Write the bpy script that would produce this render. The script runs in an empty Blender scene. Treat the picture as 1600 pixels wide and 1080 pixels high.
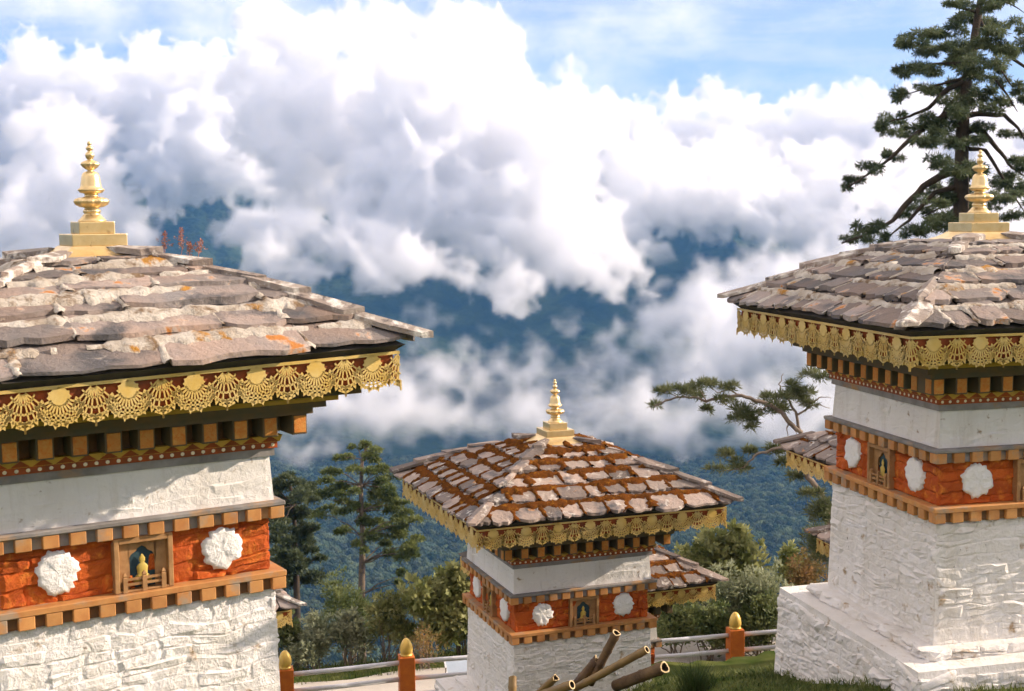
import bpy, bmesh, math, random
import numpy as np
from mathutils import Vector, Matrix, noise as mnoise

# ------------------------------------------------------------------ camera
sc = bpy.context.scene
COL = sc.collection
FPX, PITCH, ROLL = 2098.7, math.radians(5.742), math.radians(-0.54)
cam_d = bpy.data.cameras.new('camera'); cam = bpy.data.objects.new('camera', cam_d); COL.objects.link(cam)
cam_d.sensor_width = 36.0; cam_d.lens = 36.0 * FPX / 1600.0
cam_d.clip_start = 0.1; cam_d.clip_end = 60000.0
cam.matrix_world = Matrix.Rotation(math.pi / 2 - PITCH, 4, 'X') @ Matrix.Rotation(ROLL, 4, 'Z')
cam_d.dof.use_dof = True; cam_d.dof.focus_distance = 14.0; cam_d.dof.aperture_fstop = 5.0
sc.camera = cam
CAMR = cam.matrix_world.to_3x3()
def px(u, v, d):
    """photo pixel (1600x1080) at depth d metres along the view axis -> world point"""
    return CAMR @ Vector(((u - 800) / FPX * d, -(v - 540) / FPX * d, -d))

# ------------------------------------------------------------------ light
SUN_AZ, SUN_EL = math.radians(11.0), math.radians(23.0)      # azimuth from +x towards +y
sun_dir = Vector((math.cos(SUN_EL) * math.cos(SUN_AZ), math.cos(SUN_EL) * math.sin(SUN_AZ), math.sin(SUN_EL)))
w = bpy.data.worlds.new('World'); sc.world = w; w.use_nodes = True
nt = w.node_tree; nt.nodes.clear()
def N(nt, t, **kw):
    n = nt.nodes.new(t)
    for k, v in kw.items():
        if k.startswith('i_'):
            n.inputs[k[2:].replace('_', ' ')].default_value = v
        else:
            setattr(n, k, v)
    return n
wo = N(nt, 'ShaderNodeOutputWorld'); bg = N(nt, 'ShaderNodeBackground'); bg.inputs['Strength'].default_value = 0.15
sky = N(nt, 'ShaderNodeTexSky', sky_type='NISHITA'); sky.sun_disc = False
sky.sun_elevation = SUN_EL; sky.sun_rotation = math.pi / 2 - SUN_AZ
sky.altitude = 3100; sky.air_density = 1.0; sky.dust_density = 0.6; sky.ozone_density = 1.0
# thin cirrus streaks, on a plane high above the place
tc = N(nt, 'ShaderNodeTexCoord'); sep = N(nt, 'ShaderNodeSeparateXYZ'); nt.links.new(tc.outputs['Generated'], sep.inputs[0])
zc = N(nt, 'ShaderNodeMath', operation='MAXIMUM'); zc.inputs[1].default_value = 0.02; nt.links.new(sep.outputs['Z'], zc.inputs[0])
dx = N(nt, 'ShaderNodeMath', operation='DIVIDE'); dy = N(nt, 'ShaderNodeMath', operation='DIVIDE')
nt.links.new(sep.outputs['X'], dx.inputs[0]); nt.links.new(zc.outputs[0], dx.inputs[1])
nt.links.new(sep.outputs['Y'], dy.inputs[0]); nt.links.new(zc.outputs[0], dy.inputs[1])
cmb = N(nt, 'ShaderNodeCombineXYZ'); nt.links.new(dx.outputs[0], cmb.inputs[0]); nt.links.new(dy.outputs[0], cmb.inputs[1])
mp = N(nt, 'ShaderNodeMapping'); mp.inputs['Scale'].default_value = (0.55, 0.9, 1); mp.inputs['Rotation'].default_value = (0, 0, 0.5); mp.inputs['Location'].default_value = (3.3, 1.2, 0)
nt.links.new(cmb.outputs[0], mp.inputs['Vector'])
cn = N(nt, 'ShaderNodeTexNoise'); cn.inputs['Scale'].default_value = 0.9; cn.inputs['Detail'].default_value = 7; cn.inputs['Roughness'].default_value = 0.6; cn.inputs['Distortion'].default_value = 0.6
nt.links.new(mp.outputs[0], cn.inputs['Vector'])
cr = N(nt, 'ShaderNodeMapRange'); cr.inputs['From Min'].default_value = 0.50; cr.inputs['From Max'].default_value = 0.78; cr.inputs['To Min'].default_value = 0.06; cr.inputs['To Max'].default_value = 0.7
nt.links.new(cn.outputs['Fac'], cr.inputs['Value'])
mx = N(nt, 'ShaderNodeMix', data_type='RGBA'); mx.inputs['B'].default_value = (2.5, 2.5, 2.6, 1)
cf = N(nt, 'ShaderNodeMapRange'); cf.inputs['From Min'].default_value = 0.04; cf.inputs['From Max'].default_value = 0.11
nt.links.new(sep.outputs['Z'], cf.inputs['Value'])
cm = N(nt, 'ShaderNodeMath', operation='MULTIPLY'); nt.links.new(cr.outputs[0], cm.inputs[0]); nt.links.new(cf.outputs[0], cm.inputs[1])
nt.links.new(cm.outputs[0], mx.inputs['Factor']); hs = N(nt, 'ShaderNodeHueSaturation'); hs.inputs['Saturation'].default_value = 0.8; hs.inputs['Value'].default_value = 0.34
nt.links.new(sky.outputs[0], hs.inputs['Color']); nt.links.new(hs.outputs[0], mx.inputs['A'])
# broken white cloud added all round, mostly out of view, as fill light
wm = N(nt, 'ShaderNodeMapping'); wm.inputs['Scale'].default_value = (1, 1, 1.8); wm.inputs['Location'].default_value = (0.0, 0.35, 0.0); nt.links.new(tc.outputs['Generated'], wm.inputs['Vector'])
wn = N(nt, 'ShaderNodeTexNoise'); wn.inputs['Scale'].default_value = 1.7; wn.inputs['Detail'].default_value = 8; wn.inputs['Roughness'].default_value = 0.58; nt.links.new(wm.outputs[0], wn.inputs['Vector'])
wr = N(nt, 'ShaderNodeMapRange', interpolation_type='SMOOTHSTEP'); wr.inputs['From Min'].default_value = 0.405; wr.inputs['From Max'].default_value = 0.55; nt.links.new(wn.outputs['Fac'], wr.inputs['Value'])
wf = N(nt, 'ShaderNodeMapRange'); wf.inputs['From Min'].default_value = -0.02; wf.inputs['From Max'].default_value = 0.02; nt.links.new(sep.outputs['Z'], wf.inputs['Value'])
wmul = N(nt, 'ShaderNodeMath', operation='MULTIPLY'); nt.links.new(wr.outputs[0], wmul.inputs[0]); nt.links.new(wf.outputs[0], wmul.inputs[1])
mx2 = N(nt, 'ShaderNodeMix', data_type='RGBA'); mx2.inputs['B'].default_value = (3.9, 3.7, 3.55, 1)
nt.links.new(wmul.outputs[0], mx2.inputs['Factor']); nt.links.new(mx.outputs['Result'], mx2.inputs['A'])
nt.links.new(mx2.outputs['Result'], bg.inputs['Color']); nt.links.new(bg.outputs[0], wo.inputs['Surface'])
sl = bpy.data.lights.new('sun', 'SUN'); sl.energy = 2.45; sl.angle = math.radians(0.55); sl.color = (1.0, 0.93, 0.83)
so = bpy.data.objects.new('sun', sl); COL.objects.link(so)
so.rotation_euler = (-sun_dir).to_track_quat('-Z', 'Y').to_euler()
sc.view_settings.view_transform = 'Standard'; sc.view_settings.look = 'None'; sc.view_settings.gamma = 1.0
sc.view_settings.use_curve_mapping = False; sc.view_settings.exposure = 1.83
sc.view_settings.use_white_balance = True; sc.view_settings.white_balance_temperature = 7450; sc.view_settings.white_balance_tint = 18
sc.render.engine = 'CYCLES'
cy = sc.cycles
cy.use_denoising = True; cy.denoiser = 'OPENIMAGEDENOISE'
cy.max_bounces = 28; cy.diffuse_bounces = 3; cy.glossy_bounces = 2; cy.transmission_bounces = 4; cy.transparent_max_bounces = 24
cy.volume_bounces = 24; cy.caustics_reflective = False; cy.caustics_refractive = False
cy.use_adaptive_sampling = True; cy.adaptive_threshold = 0.03
cy.sample_clamp_indirect = 4.0
cy.volume_step_rate = 1.0; cy.volume_max_steps = 256

# ------------------------------------------------------------------ helpers
def tag(o, label=None, cat=None, group=None, kind=None):
    if label: o['label'] = label
    if cat: o['category'] = cat
    if group: o['group'] = group
    if kind: o['kind'] = kind
    return o
def link(o, parent=None):
    COL.objects.link(o)
    if parent: o.parent = parent
    return o
def mesh_obj(name, verts, faces, mat, parent=None, smooth=False):
    m = bpy.data.meshes.new(name); m.from_pydata(verts, [], faces); m.update()
    if mat: m.materials.append(mat)
    if smooth: m.shade_smooth()
    return link(bpy.data.objects.new(name, m), parent)
def empty(name, loc=(0, 0, 0), rz=0.0):
    e = bpy.data.objects.new(name, None); e.location = loc; e.rotation_euler = (0, 0, rz); e.empty_display_size = 0.2
    return link(e)
def material(name):
    m = bpy.data.materials.new(name); m.use_nodes = True
    t = m.node_tree; t.nodes.clear()
    out = N(t, 'ShaderNodeOutputMaterial')
    return m, t, out
# ------------------------------------------------------------------ clouds (volumes grown from puffs)
def cloud_material(name, density, aniso=0.25, color=(0.988, 0.988, 0.99, 1)):
    m, t, out = material(name)
    v = N(t, 'ShaderNodeVolumePrincipled')
    v.inputs['Color'].default_value = color; v.inputs['Anisotropy'].default_value = aniso
    v.inputs['Density'].default_value = density
    t.links.new(v.outputs[0], out.inputs['Volume'])
    m.cycles.volume_step_rate = 2.0
    return m
def cloud_tree(name, voxel, a1, s1, a2, s2, a3, s3, band, mat):
    g = bpy.data.node_groups.new(name, 'GeometryNodeTree')
    g.interface.new_socket('Geometry', in_out='INPUT', socket_type='NodeSocketGeometry')
    g.interface.new_socket('Geometry', in_out='OUTPUT', socket_type='NodeSocketGeometry')
    L = g.links.new
    gi = N(g, 'NodeGroupInput'); go = N(g, 'NodeGroupOutput')
    m2p = N(g, 'GeometryNodeMeshToPoints'); na = N(g, 'GeometryNodeInputNamedAttribute', data_type='FLOAT'); na.inputs['Name'].default_value = 'rad'
    L(gi.outputs[0], m2p.inputs['Mesh']); L(na.outputs['Attribute'], m2p.inputs['Radius'])
    p2v = N(g, 'GeometryNodePointsToVolume'); p2v.resolution_mode = 'VOXEL_SIZE'; p2v.inputs['Voxel Size'].default_value = voxel * 1.5; p2v.inputs['Density'].default_value = 1
    L(m2p.outputs[0], p2v.inputs['Points']); L(na.outputs['Attribute'], p2v.inputs['Radius'])
    v2m = N(g, 'GeometryNodeVolumeToMesh'); v2m.resolution_mode = 'VOXEL_SIZE'; v2m.inputs['Voxel Size'].default_value = voxel * 1.5; v2m.inputs['Threshold'].default_value = 0.1
    L(p2v.outputs[0], v2m.inputs['Volume'])
    geo = v2m.outputs[0]
    pos = N(g, 'GeometryNodeInputPosition')
    def fbm(scale, detail, rough=0.55):
        n = N(g, 'ShaderNodeTexNoise'); n.inputs['Scale'].default_value = scale; n.inputs['Detail'].default_value = detail; n.inputs['Roughness'].default_value = rough
        L(pos.outputs[0], n.inputs['Vector']); return n
    def disp(geo, field, amp):
        nrm = N(g, 'GeometryNodeInputNormal')
        mu = N(g, 'ShaderNodeMath', operation='MULTIPLY'); mu.inputs[1].default_value = amp; L(field, mu.inputs[0])
        vm = N(g, 'ShaderNodeVectorMath', operation='SCALE'); L(nrm.outputs[0], vm.inputs[0]); L(mu.outputs[0], vm.inputs['Scale'])
        sp = N(g, 'GeometryNodeSetPosition'); L(geo, sp.inputs['Geometry']); L(vm.outputs[0], sp.inputs['Offset'])
        return sp.outputs[0]
    def sub(f, c):
        n = N(g, 'ShaderNodeMath', operation='SUBTRACT'); n.inputs[1].default_value = c; L(f, n.inputs[0]); return n.outputs[0]
    if a1: geo = disp(geo, sub(fbm(s1, 3).outputs[0], 0.5), a1)
    if a2:   # billows: inverted Voronoi distance, warped
        vo = N(g, 'ShaderNodeTexVoronoi', feature='SMOOTH_F1'); vo.inputs['Scale'].default_value = s2; vo.inputs['Smoothness'].default_value = 0.45; vo.inputs['Detail'].default_value = 1.0; vo.inputs['Roughness'].default_value = 0.55
        L(pos.outputs[0], vo.inputs['Vector'])
        sq = N(g, 'ShaderNodeMath', operation='MULTIPLY'); L(vo.outputs['Distance'], sq.inputs[0]); L(vo.outputs['Distance'], sq.inputs[1])
        iv = N(g, 'ShaderNodeMath', operation='SUBTRACT'); iv.inputs[0].default_value = 0.13; L(sq.outputs[0], iv.inputs[1])
        geo = disp(geo, iv.outputs[0], a2)
    if a3: geo = disp(geo, sub(fbm(s3, 5, 0.62).outputs[0], 0.5), a3)
    m2v = N(g, 'GeometryNodeMeshToVolume'); m2v.resolution_mode = 'VOXEL_SIZE'; m2v.inputs['Voxel Size'].default_value = voxel; m2v.inputs['Density'].default_value = 1.0
    m2v.inputs['Interior Band Width'].default_value = band
    L(geo, m2v.inputs['Mesh'])
    sm = N(g, 'GeometryNodeSetMaterial'); sm.inputs['Material'].default_value = mat
    L(m2v.outputs[0], sm.inputs['Geometry']); L(sm.outputs[0], go.inputs[0])
    return g
crng = np.random.default_rng(5)
def make_cloud(name, label, blobs, voxel, density, band, kids=(9, 7), kid_r=(0.42, 0.4), disp=(0.35, 0.5, 0.25), flat=0.0, up=0.35, size=None, aniso=0.0):
    """blobs: (u, v, depth, radius in photo pixels [, depth squash])"""
    pts, rad = [], []
    for b in blobs:
        u, v, d, r = b[:4]
        c = np.array(px(u, v, d)); R = r / FPX * d
        pts.append(c); rad.append(R)
        lvl = [(c, R)]
        for n, kr in zip(kids, kid_r):
            nxt = []
            for cc, rr in lvl:
                for k in range(n):
                    dv = crng.normal(size=3); dv /= np.linalg.norm(dv)
                    if dv[2] < -0.3 and crng.random() < 0.7: dv[2] = -dv[2]
                    if dv[1] > 0.5: dv[1] = -dv[1]
                    dv[2] += up * 0.4; dv /= np.linalg.norm(dv)
                    r2 = rr * kr * crng.uniform(0.65, 1.25)
                    c2 = cc + dv * rr * crng.uniform(0.75, 1.0)
                    if flat: c2[2] = max(c2[2], c[2] - R * (1 - flat))
                    nxt.append((c2, r2)); pts.append(c2); rad.append(r2)
            lvl = nxt
    m = bpy.data.meshes.new(name); m.from_pydata([tuple(p) for p in pts], [], []); m.update()
    a = m.attributes.new('rad', 'FLOAT', 'POINT'); a.data.foreach_set('value', rad)
    o = link(bpy.data.objects.new(name, m))
    R0 = size or float(np.median([b[3] / FPX * b[2] for b in blobs]))
    mat = cloud_material(name + '_vapour', density, aniso)
    g = cloud_tree(name + '_growth', voxel, R0 * disp[0], 1.1 / R0, R0 * disp[1], 2.0 / R0, R0 * disp[2], 6.5 / R0, band, mat)
    md = o.modifiers.new('growth', 'NODES'); md.node_group = g
    m.materials.append(mat)
    tag(o, label, 'cloud', kind='stuff')
    return o
make_cloud('cloud_bank', 'white cumulus clouds billowing above the blue valley', [
    # towering cumulus in the middle
    (690, 130, 2050, 105), (730, 60, 2050, 64), (770, 75, 2050, 55), (660, 210, 2000, 130), (780, 190, 2050, 105), (850, 260, 2000, 110), (700, 330, 1950, 110), (830, 350, 1950, 115), (590, 290, 2000, 95), (880, 190, 2080, 66), (905, 165, 2080, 40), (565, 85, 2150, 70), (480, 120, 2200, 85), (430, 200, 2200, 95), (500, 230, 2150, 105), (640, 390, 1900, 62), (900, 395, 1900, 75), (540, 340, 1950, 65), (760, 400, 1900, 55), (470, 300, 2100, 75), (410, 110, 2250, 55), (940, 430, 1880, 40), (860, 430, 1880, 40),
    # flat layer at the upper left
    (-60, 180, 2900, 95), (60, 175, 2900, 95), (180, 175, 2900, 95), (290, 190, 2850, 95), (370, 165, 2850, 85), (120, 250, 2850, 80), (260, 260, 2800, 80), (350, 260, 2800, 75), (240, 115, 2950, 55), (410, 290, 2700, 60), (20, 260, 2850, 80), (480, 320, 2600, 45), (320, 120, 2950, 50), (40, 110, 2950, 40), (140, 115, 2950, 45),
    # cumulus behind the left spire
    (110, 260, 1900, 88), (50, 330, 1900, 90), (160, 330, 1900, 80), (10, 390, 1850, 85), (215, 380, 1850, 48), (110, 195, 1950, 48), (130, 400, 1850, 75), (60, 430, 1850, 75), (35, 215, 2000, 42), (190, 420, 1850, 55), (-20, 320, 1900, 70),
    # flat topped bank on the right
    (960, 230, 2700, 75), (1040, 220, 2700, 72), (1130, 222, 2700, 75), (1230, 228, 2700, 80), (1330, 228, 2700, 85), (1440, 232, 2700, 90), (1550, 235, 2700, 95), (1660, 240, 2700, 95), (1000, 290, 2500, 75), (1130, 290, 2500, 80), (1260, 290, 2500, 80), (1400, 300, 2500, 85), (1540, 310, 2500, 90), (1660, 320, 2500, 90), (1110, 148, 2800, 30), (1070, 160, 2800, 24), (1140, 155, 2800, 22),
    # cumulus mass below it
    (980, 330, 2100, 88), (1070, 310, 2150, 85), (1160, 310, 2150, 80), (1240, 330, 2150, 72), (930, 400, 2000, 65), (1330, 360, 2150, 80), (1430, 370, 2150, 90), (1130, 250, 2200, 50), (1010, 260, 2200, 55), (990, 425, 2000, 38), (1250, 270, 2250, 55), (1360, 290, 2250, 60), (1540, 380, 2150, 95), (1210, 350, 2100, 45),
    # small ragged puffs
    (345, 362, 1850, 30), (395, 355, 1850, 36), (470, 362, 1850, 42), (540, 385, 1850, 42), (430, 410, 1800, 40), (480, 425, 1800, 28), (610, 425, 1800, 42), (665, 420, 1800, 46), (730, 440, 1800, 36), (800, 440, 1800, 34), (590, 385, 1850, 40), (390, 410, 1800, 26),
    (560, 450, 1800, 22), (500, 440, 1800, 20), (960, 455, 1850, 30), (1000, 398, 1900, 15), (1012, 404, 1900, 12)],
    3.6, 0.050, 5.0, size=80, disp=(0.35, 0.75, 0.22), aniso=0.1)
make_cloud('mist', 'pale grey mist drifting over the forest below the clouds', [
    (470, 610, 1700, 75), (560, 620, 1700, 68), (640, 625, 1700, 65), (720, 630, 1700, 60), (800, 640, 1700, 58), (560, 575, 1750, 50), (690, 580, 1750, 52), (790, 575, 1800, 46), (650, 545, 1800, 30), (830, 605, 1750, 50), (730, 545, 1800, 26), (470, 665, 1650, 52), (600, 670, 1650, 48), (700, 672, 1650, 46), (880, 650, 1700, 50), (380, 620, 1700, 75), (540, 665, 1650, 50), (780, 680, 1650, 45), (820, 550, 1800, 26),
    (1080, 690, 1650, 55), (1160, 690, 1650, 55), (1010, 680, 1650, 50), (1240, 700, 1650, 50), (1290, 640, 1700, 70), (960, 660, 1650, 48), (840, 660, 1650, 52), (650, 650, 1650, 60), (560, 650, 1650, 60), (740, 600, 1700, 52), (610, 590, 1700, 50),
    (520, 700, 1500, 30), (450, 700, 1500, 35), (900, 690, 1600, 40), (640, 500, 1850, 16), (700, 510, 1850, 18), (760, 520, 1850, 18), (860, 560, 1800, 26), (900, 520, 1850, 22), (900, 590, 1750, 40),
    (960, 560, 1800, 55), (1040, 520, 1850, 70), (1100, 480, 1850, 72), (1180, 450, 1900, 72), (1080, 590, 1750, 72), (1180, 550, 1800, 85), (1000, 630, 1700, 60), (1250, 440, 1900, 80), (1150, 640, 1700, 65), (1280, 550, 1800, 85), (1330, 450, 1900, 90), (1060, 660, 1700, 55), (1240, 650, 1700, 65), (1400, 480, 1900, 95), (1380, 600, 1800, 95), (940, 615, 1700, 42), (1250, 690, 1650, 45), (1140, 520, 1800, 70), (1240, 500, 1850, 80)],
    5.0, 0.12, 36.0, kids=(8, 6), size=80, disp=(0.8, 0.5, 0.5))

# ------------------------------------------------------------------ far terrain
NV = Vector((-math.sin(math.radians(17)), math.cos(math.radians(17)), 0))     # outward direction of the terraces
def fbm2(x, y, o=5, seed=0.0):
    return mnoise.fractal(Vector((x, y, seed)), 0.9, 2.1, o)
def lerp_tab(t, x):
    if x <= t[0][0]: return t[0][1]
    for (a, b), (c, d) in zip(t, t[1:]):
        if x <= c: return b + (d - b) * (x - a) / (c - a)
    return t[-1][1]
PROF = [(26, -9.6), (34, -14), (60, -25), (120, -48), (300, -120), (700, -262), (1000, -275), (1500, -300), (1900, -315), (2300, -240), (3000, 10), (3300, 20), (4200, -150), (5200, 120), (6000, 120), (9000, -420)]
TERR = [(-60, -3.9), (8.6, -3.97), (9.8, -4.14), (11.0, -4.52), (12.2, -4.80), (13.9, -5.48), (15.3, -6.50), (17.9, -6.7), (19.3, -8.6), (22.6, -9.0), (23.4, -9.36), (26.6, -9.36), (27.4, -9.5), (30, -11.2), (34, -14), (60, -25), (90, -36)]
def near_z(x, y):
    s_ = -0.292 * x + 0.956 * y
    flat = 1.0 if not (23.2 < s_ < 26.9) else 0.0
    t_ = 0.956 * x + 0.292 * y
    drop = 0.62 * max(0.0, min(1.0, (5.7 - t_) / 1.7)) * max(0.0, min(1.0, (s_ - 9.5) / 2.0, (16.5 - s_) / 1.5))
    return lerp_tab(TERR, s_) - drop + flat * 0.07 * fbm2(x * 0.7, y * 0.7, 3, 4.4)
def terrain_z(x, y):
    r = math.hypot(x, y)
    if r < 34: return near_z(x, y)
    if y < 0: base = -4.0 + (0.12 * (r - 34) if r < 500 else 56 - 0.05 * (r - 500))
    else:
        base = lerp_tab(PROF, r)
        k = min(1.0, max(0.0, (y / max(r, 1) - 0.15) / 0.35))
        base = base * k + (-4 - 0.04 * r) * (1 - k)
    if r < 80:
        q = (r - 34) / 46.0; base = near_z(x, y) * (1 - q) + base * q
    amp = min(1.0, max(0.0, (r - 60) / 900))
    far = min(1.0, max(0.0, (r - 1700) / 900))
    z = base + amp * (28 * fbm2(x / 500, y / 500, 6, 3.3)) + far * (150 * fbm2(x / 1300, y / 1300, 7, 9.1) + 70 * (0.6 - abs(fbm2(x / 420, y / 420, 5, 1.7))) * min(1.0, far * 2))
    return z
radii = [1.0 + 0.25 * i for i in range(133)] + [34.25 * (9000 / 34.25) ** (i / 190.0) for i in range(191)]
angs = []
a = -math.pi
while a < math.pi - 1e-6:
    angs.append(a)
    dlt = abs(a - math.pi / 2)
    a += math.radians(0.22) if dlt < math.radians(26) else math.radians(3.0)
tv, tf = [(0, 0, terrain_z(0, 0))], []
na_ = len(angs)
for r in radii:
    for a in angs:
        x, y = r * math.cos(a), r * math.sin(a)
        tv.append((x, y, terrain_z(x, y)))
for j in range(na_): tf.append((0, 1 + j, 1 + (j + 1) % na_))
for i in range(len(radii) - 1):
    for j in range(na_):
        k = (j + 1) % na_
        tf.append((1 + i * na_ + j, 1 + (i + 1) * na_ + j, 1 + (i + 1) * na_ + k, 1 + i * na_ + k))
mt, t, out = material('forested_hillside')
b = N(t, 'ShaderNodeBsdfPrincipled'); b.inputs['Roughness'].default_value = 1.0; b.inputs['Specular IOR Level'].default_value = 0.0
geo = N(t, 'ShaderNodeNewGeometry')
n1 = N(t, 'ShaderNodeTexNoise'); n1.inputs['Scale'].default_value = 0.012; n1.inputs['Detail'].default_value = 6
vo = N(t, 'ShaderNodeTexVoronoi'); vo.inputs['Scale'].default_value = 0.07
for n in (n1, vo): t.links.new(geo.outputs['Position'], n.inputs['Vector'])
rp = N(t, 'ShaderNodeValToRGB'); rp.color_ramp.elements[0].position = 0.35; rp.color_ramp.elements[0].color = (0.018, 0.035, 0.020, 1); rp.color_ramp.elements[1].position = 0.65; rp.color_ramp.elements[1].color = (0.05, 0.075, 0.032, 1)
t.links.new(n1.outputs['Fac'], rp.inputs['Fac'])
ln = N(t, 'ShaderNodeVectorMath', operation='LENGTH'); t.links.new(geo.outputs['Position'], ln.inputs[0])
nr = N(t, 'ShaderNodeMapRange'); nr.inputs['From Min'].default_value = 30; nr.inputs['From Max'].default_value = 60; t.links.new(ln.outputs['Value'], nr.inputs['Value'])
n2 = N(t, 'ShaderNodeTexNoise'); n2.inputs['Scale'].default_value = 2.5; n2.inputs['Detail'].default_value = 8; t.links.new(geo.outputs['Position'], n2.inputs['Vector'])
rg = N(t, 'ShaderNodeValToRGB'); rg.color_ramp.elements[0].position = 0.35; rg.color_ramp.elements[0].color = (0.045, 0.075, 0.018, 1); rg.color_ramp.elements[1].position = 0.7; rg.color_ramp.elements[1].color = (0.12, 0.13, 0.045, 1)
t.links.new(n2.outputs['Fac'], rg.inputs['Fac'])
mxg = N(t, 'ShaderNodeMix', data_type='RGBA'); t.links.new(nr.outputs[0], mxg.inputs['Factor']); t.links.new(rg.outputs[0], mxg.inputs['A']); t.links.new(rp.outputs[0], mxg.inputs['B'])
t.links.new(mxg.outputs['Result'], b.inputs['Base Color'])
bp = N(t, 'ShaderNodeBump'); bp.inputs['Distance'].default_value = 4.0; bp.invert = True; t.links.new(nr.outputs[0], bp.inputs['Strength'])
t.links.new(vo.outputs['Distance'], bp.inputs['Height']); t.links.new(bp.outputs[0], b.inputs['Normal'])
t.links.new(b.outputs[0], out.inputs['Surface'])
terr = mesh_obj('ground', tv, tf, mt, smooth=True); tag(terr, kind='structure')

# far woods: crowns growing on the slopes below and across the valley
def leaf_material(name, c1, c2, scale=3.0, trans=0.3, rnd_amt=0.25, rough=0.6):
    m, t, out = material(name)
    geo = N(t, 'ShaderNodeNewGeometry'); n = N(t, 'ShaderNodeTexNoise'); n.inputs['Scale'].default_value = scale; n.inputs['Detail'].default_value = 4
    t.links.new(geo.outputs['Position'], n.inputs['Vector'])
    r = N(t, 'ShaderNodeValToRGB'); r.color_ramp.elements[0].position = 0.38; r.color_ramp.elements[0].color = (*c1, 1); r.color_ramp.elements[1].position = 0.62; r.color_ramp.elements[1].color = (*c2, 1)
    t.links.new(n.outputs['Fac'], r.inputs['Fac'])
    oi = N(t, 'ShaderNodeObjectInfo'); mr = N(t, 'ShaderNodeMapRange'); mr.inputs['To Min'].default_value = 1 - rnd_amt; mr.inputs['To Max'].default_value = 1 + rnd_amt
    t.links.new(oi.outputs['Random'], mr.inputs['Value'])
    hs = N(t, 'ShaderNodeHueSaturation'); t.links.new(mr.outputs[0], hs.inputs['Value']); t.links.new(r.outputs[0], hs.inputs['Color'])
    d = N(t, 'ShaderNodeBsdfPrincipled'); d.inputs['Roughness'].default_value = rough; d.inputs['Specular IOR Level'].default_value = 0.25; t.links.new(hs.outputs[0], d.inputs['Base Color'])
    if trans:
        tr = N(t, 'ShaderNodeBsdfTranslucent'); t.links.new(hs.outputs[0], tr.inputs['Color'])
        mx_ = N(t, 'ShaderNodeMixShader'); mx_.inputs[0].default_value = trans
        t.links.new(d.outputs[0], mx_.inputs[1]); t.links.new(tr.outputs[0], mx_.inputs[2]); t.links.new(mx_.outputs[0], out.inputs['Surface'])
    else: t.links.new(d.outputs[0], out.inputs['Surface'])
    return m
fm = leaf_material('far_canopy', (0.024, 0.044, 0.022), (0.065, 0.085, 0.04), 0.05, 0.0, 0.5, 1.0)
fv, ff, idx = [], [], {}
for i in range(len(radii) - 1):
    if not (420 < radii[i] < 1650): continue
    for j in range(na_):
        if abs(angs[j] - math.pi / 2) > math.radians(25): continue
        quad = []
        for q in (1 + i * na_ + j, 1 + (i + 1) * na_ + j, 1 + (i + 1) * na_ + j + 1, 1 + i * na_ + j + 1):
            if q not in idx: idx[q] = len(fv); fv.append(tv[q])
            quad.append(idx[q])
        ff.append(tuple(quad))
forest = mesh_obj('forest', fv, ff, fm); tag(forest, 'distant forest covering the valley slopes below the clouds', 'forest', kind='stuff')
g = bpy.data.node_groups.new('forest_growth', 'GeometryNodeTree')
g.interface.new_socket('Geometry', in_out='INPUT', socket_type='NodeSocketGeometry'); g.interface.new_socket('Geometry', in_out='OUTPUT', socket_type='NodeSocketGeometry')
gi = N(g, 'NodeGroupInput'); go = N(g, 'NodeGroupOutput'); L = g.links.new
dp = N(g, 'GeometryNodeDistributePointsOnFaces'); dp.inputs['Density'].default_value = 0.021; L(gi.outputs[0], dp.inputs['Mesh'])
ic = N(g, 'GeometryNodeMeshIcoSphere'); ic.inputs['Subdivisions'].default_value = 4; ic.inputs['Radius'].default_value = 1.0
pos = N(g, 'GeometryNodeInputPosition'); nz_ = N(g, 'ShaderNodeTexNoise'); nz_.inputs['Scale'].default_value = 1.9; nz_.inputs['Detail'].default_value = 4; nz_.inputs['Roughness'].default_value = 0.7; L(pos.outputs[0], nz_.inputs['Vector'])
sb = N(g, 'ShaderNodeMath', operation='SUBTRACT'); sb.inputs[1].default_value = 0.45; L(nz_.outputs[0], sb.inputs[0])
ml = N(g, 'ShaderNodeMath', operation='MULTIPLY'); ml.inputs[1].default_value = 1.5; L(sb.outputs[0], ml.inputs[0])
nm = N(g, 'GeometryNodeInputNormal'); vs_ = N(g, 'ShaderNodeVectorMath', operation='SCALE'); L(nm.outputs[0], vs_.inputs[0]); L(ml.outputs[0], vs_.inputs['Scale'])
sp = N(g, 'GeometryNodeSetPosition'); L(ic.outputs['Mesh'], sp.inputs['Geometry']); L(vs_.outputs[0], sp.inputs['Offset'])
tm = N(g, 'GeometryNodeSetMaterial'); tm.inputs['Material'].default_value = fm; L(sp.outputs[0], tm.inputs['Geometry'])
ip = N(g, 'GeometryNodeInstanceOnPoints'); L(dp.outputs['Points'], ip.inputs['Points']); L(tm.outputs[0], ip.inputs['Instance'])
rv = N(g, 'FunctionNodeRandomValue', data_type='FLOAT_VECTOR'); rv.inputs[0].default_value = (0, 0, 0); rv.inputs[1].default_value = (0.5, 0.5, 6.28); L(rv.outputs[0], ip.inputs['Rotation'])
rs = N(g, 'FunctionNodeRandomValue', data_type='FLOAT_VECTOR'); rs.inputs[0].default_value = (3.2, 3.2, 4.0); rs.inputs[1].default_value = (5.8, 5.8, 8.5); L(rs.outputs[0], ip.inputs['Scale'])
L(ip.outputs[0], go.inputs[0])
md = forest.modifiers.new('growth', 'NODES'); md.node_group = g


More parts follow.
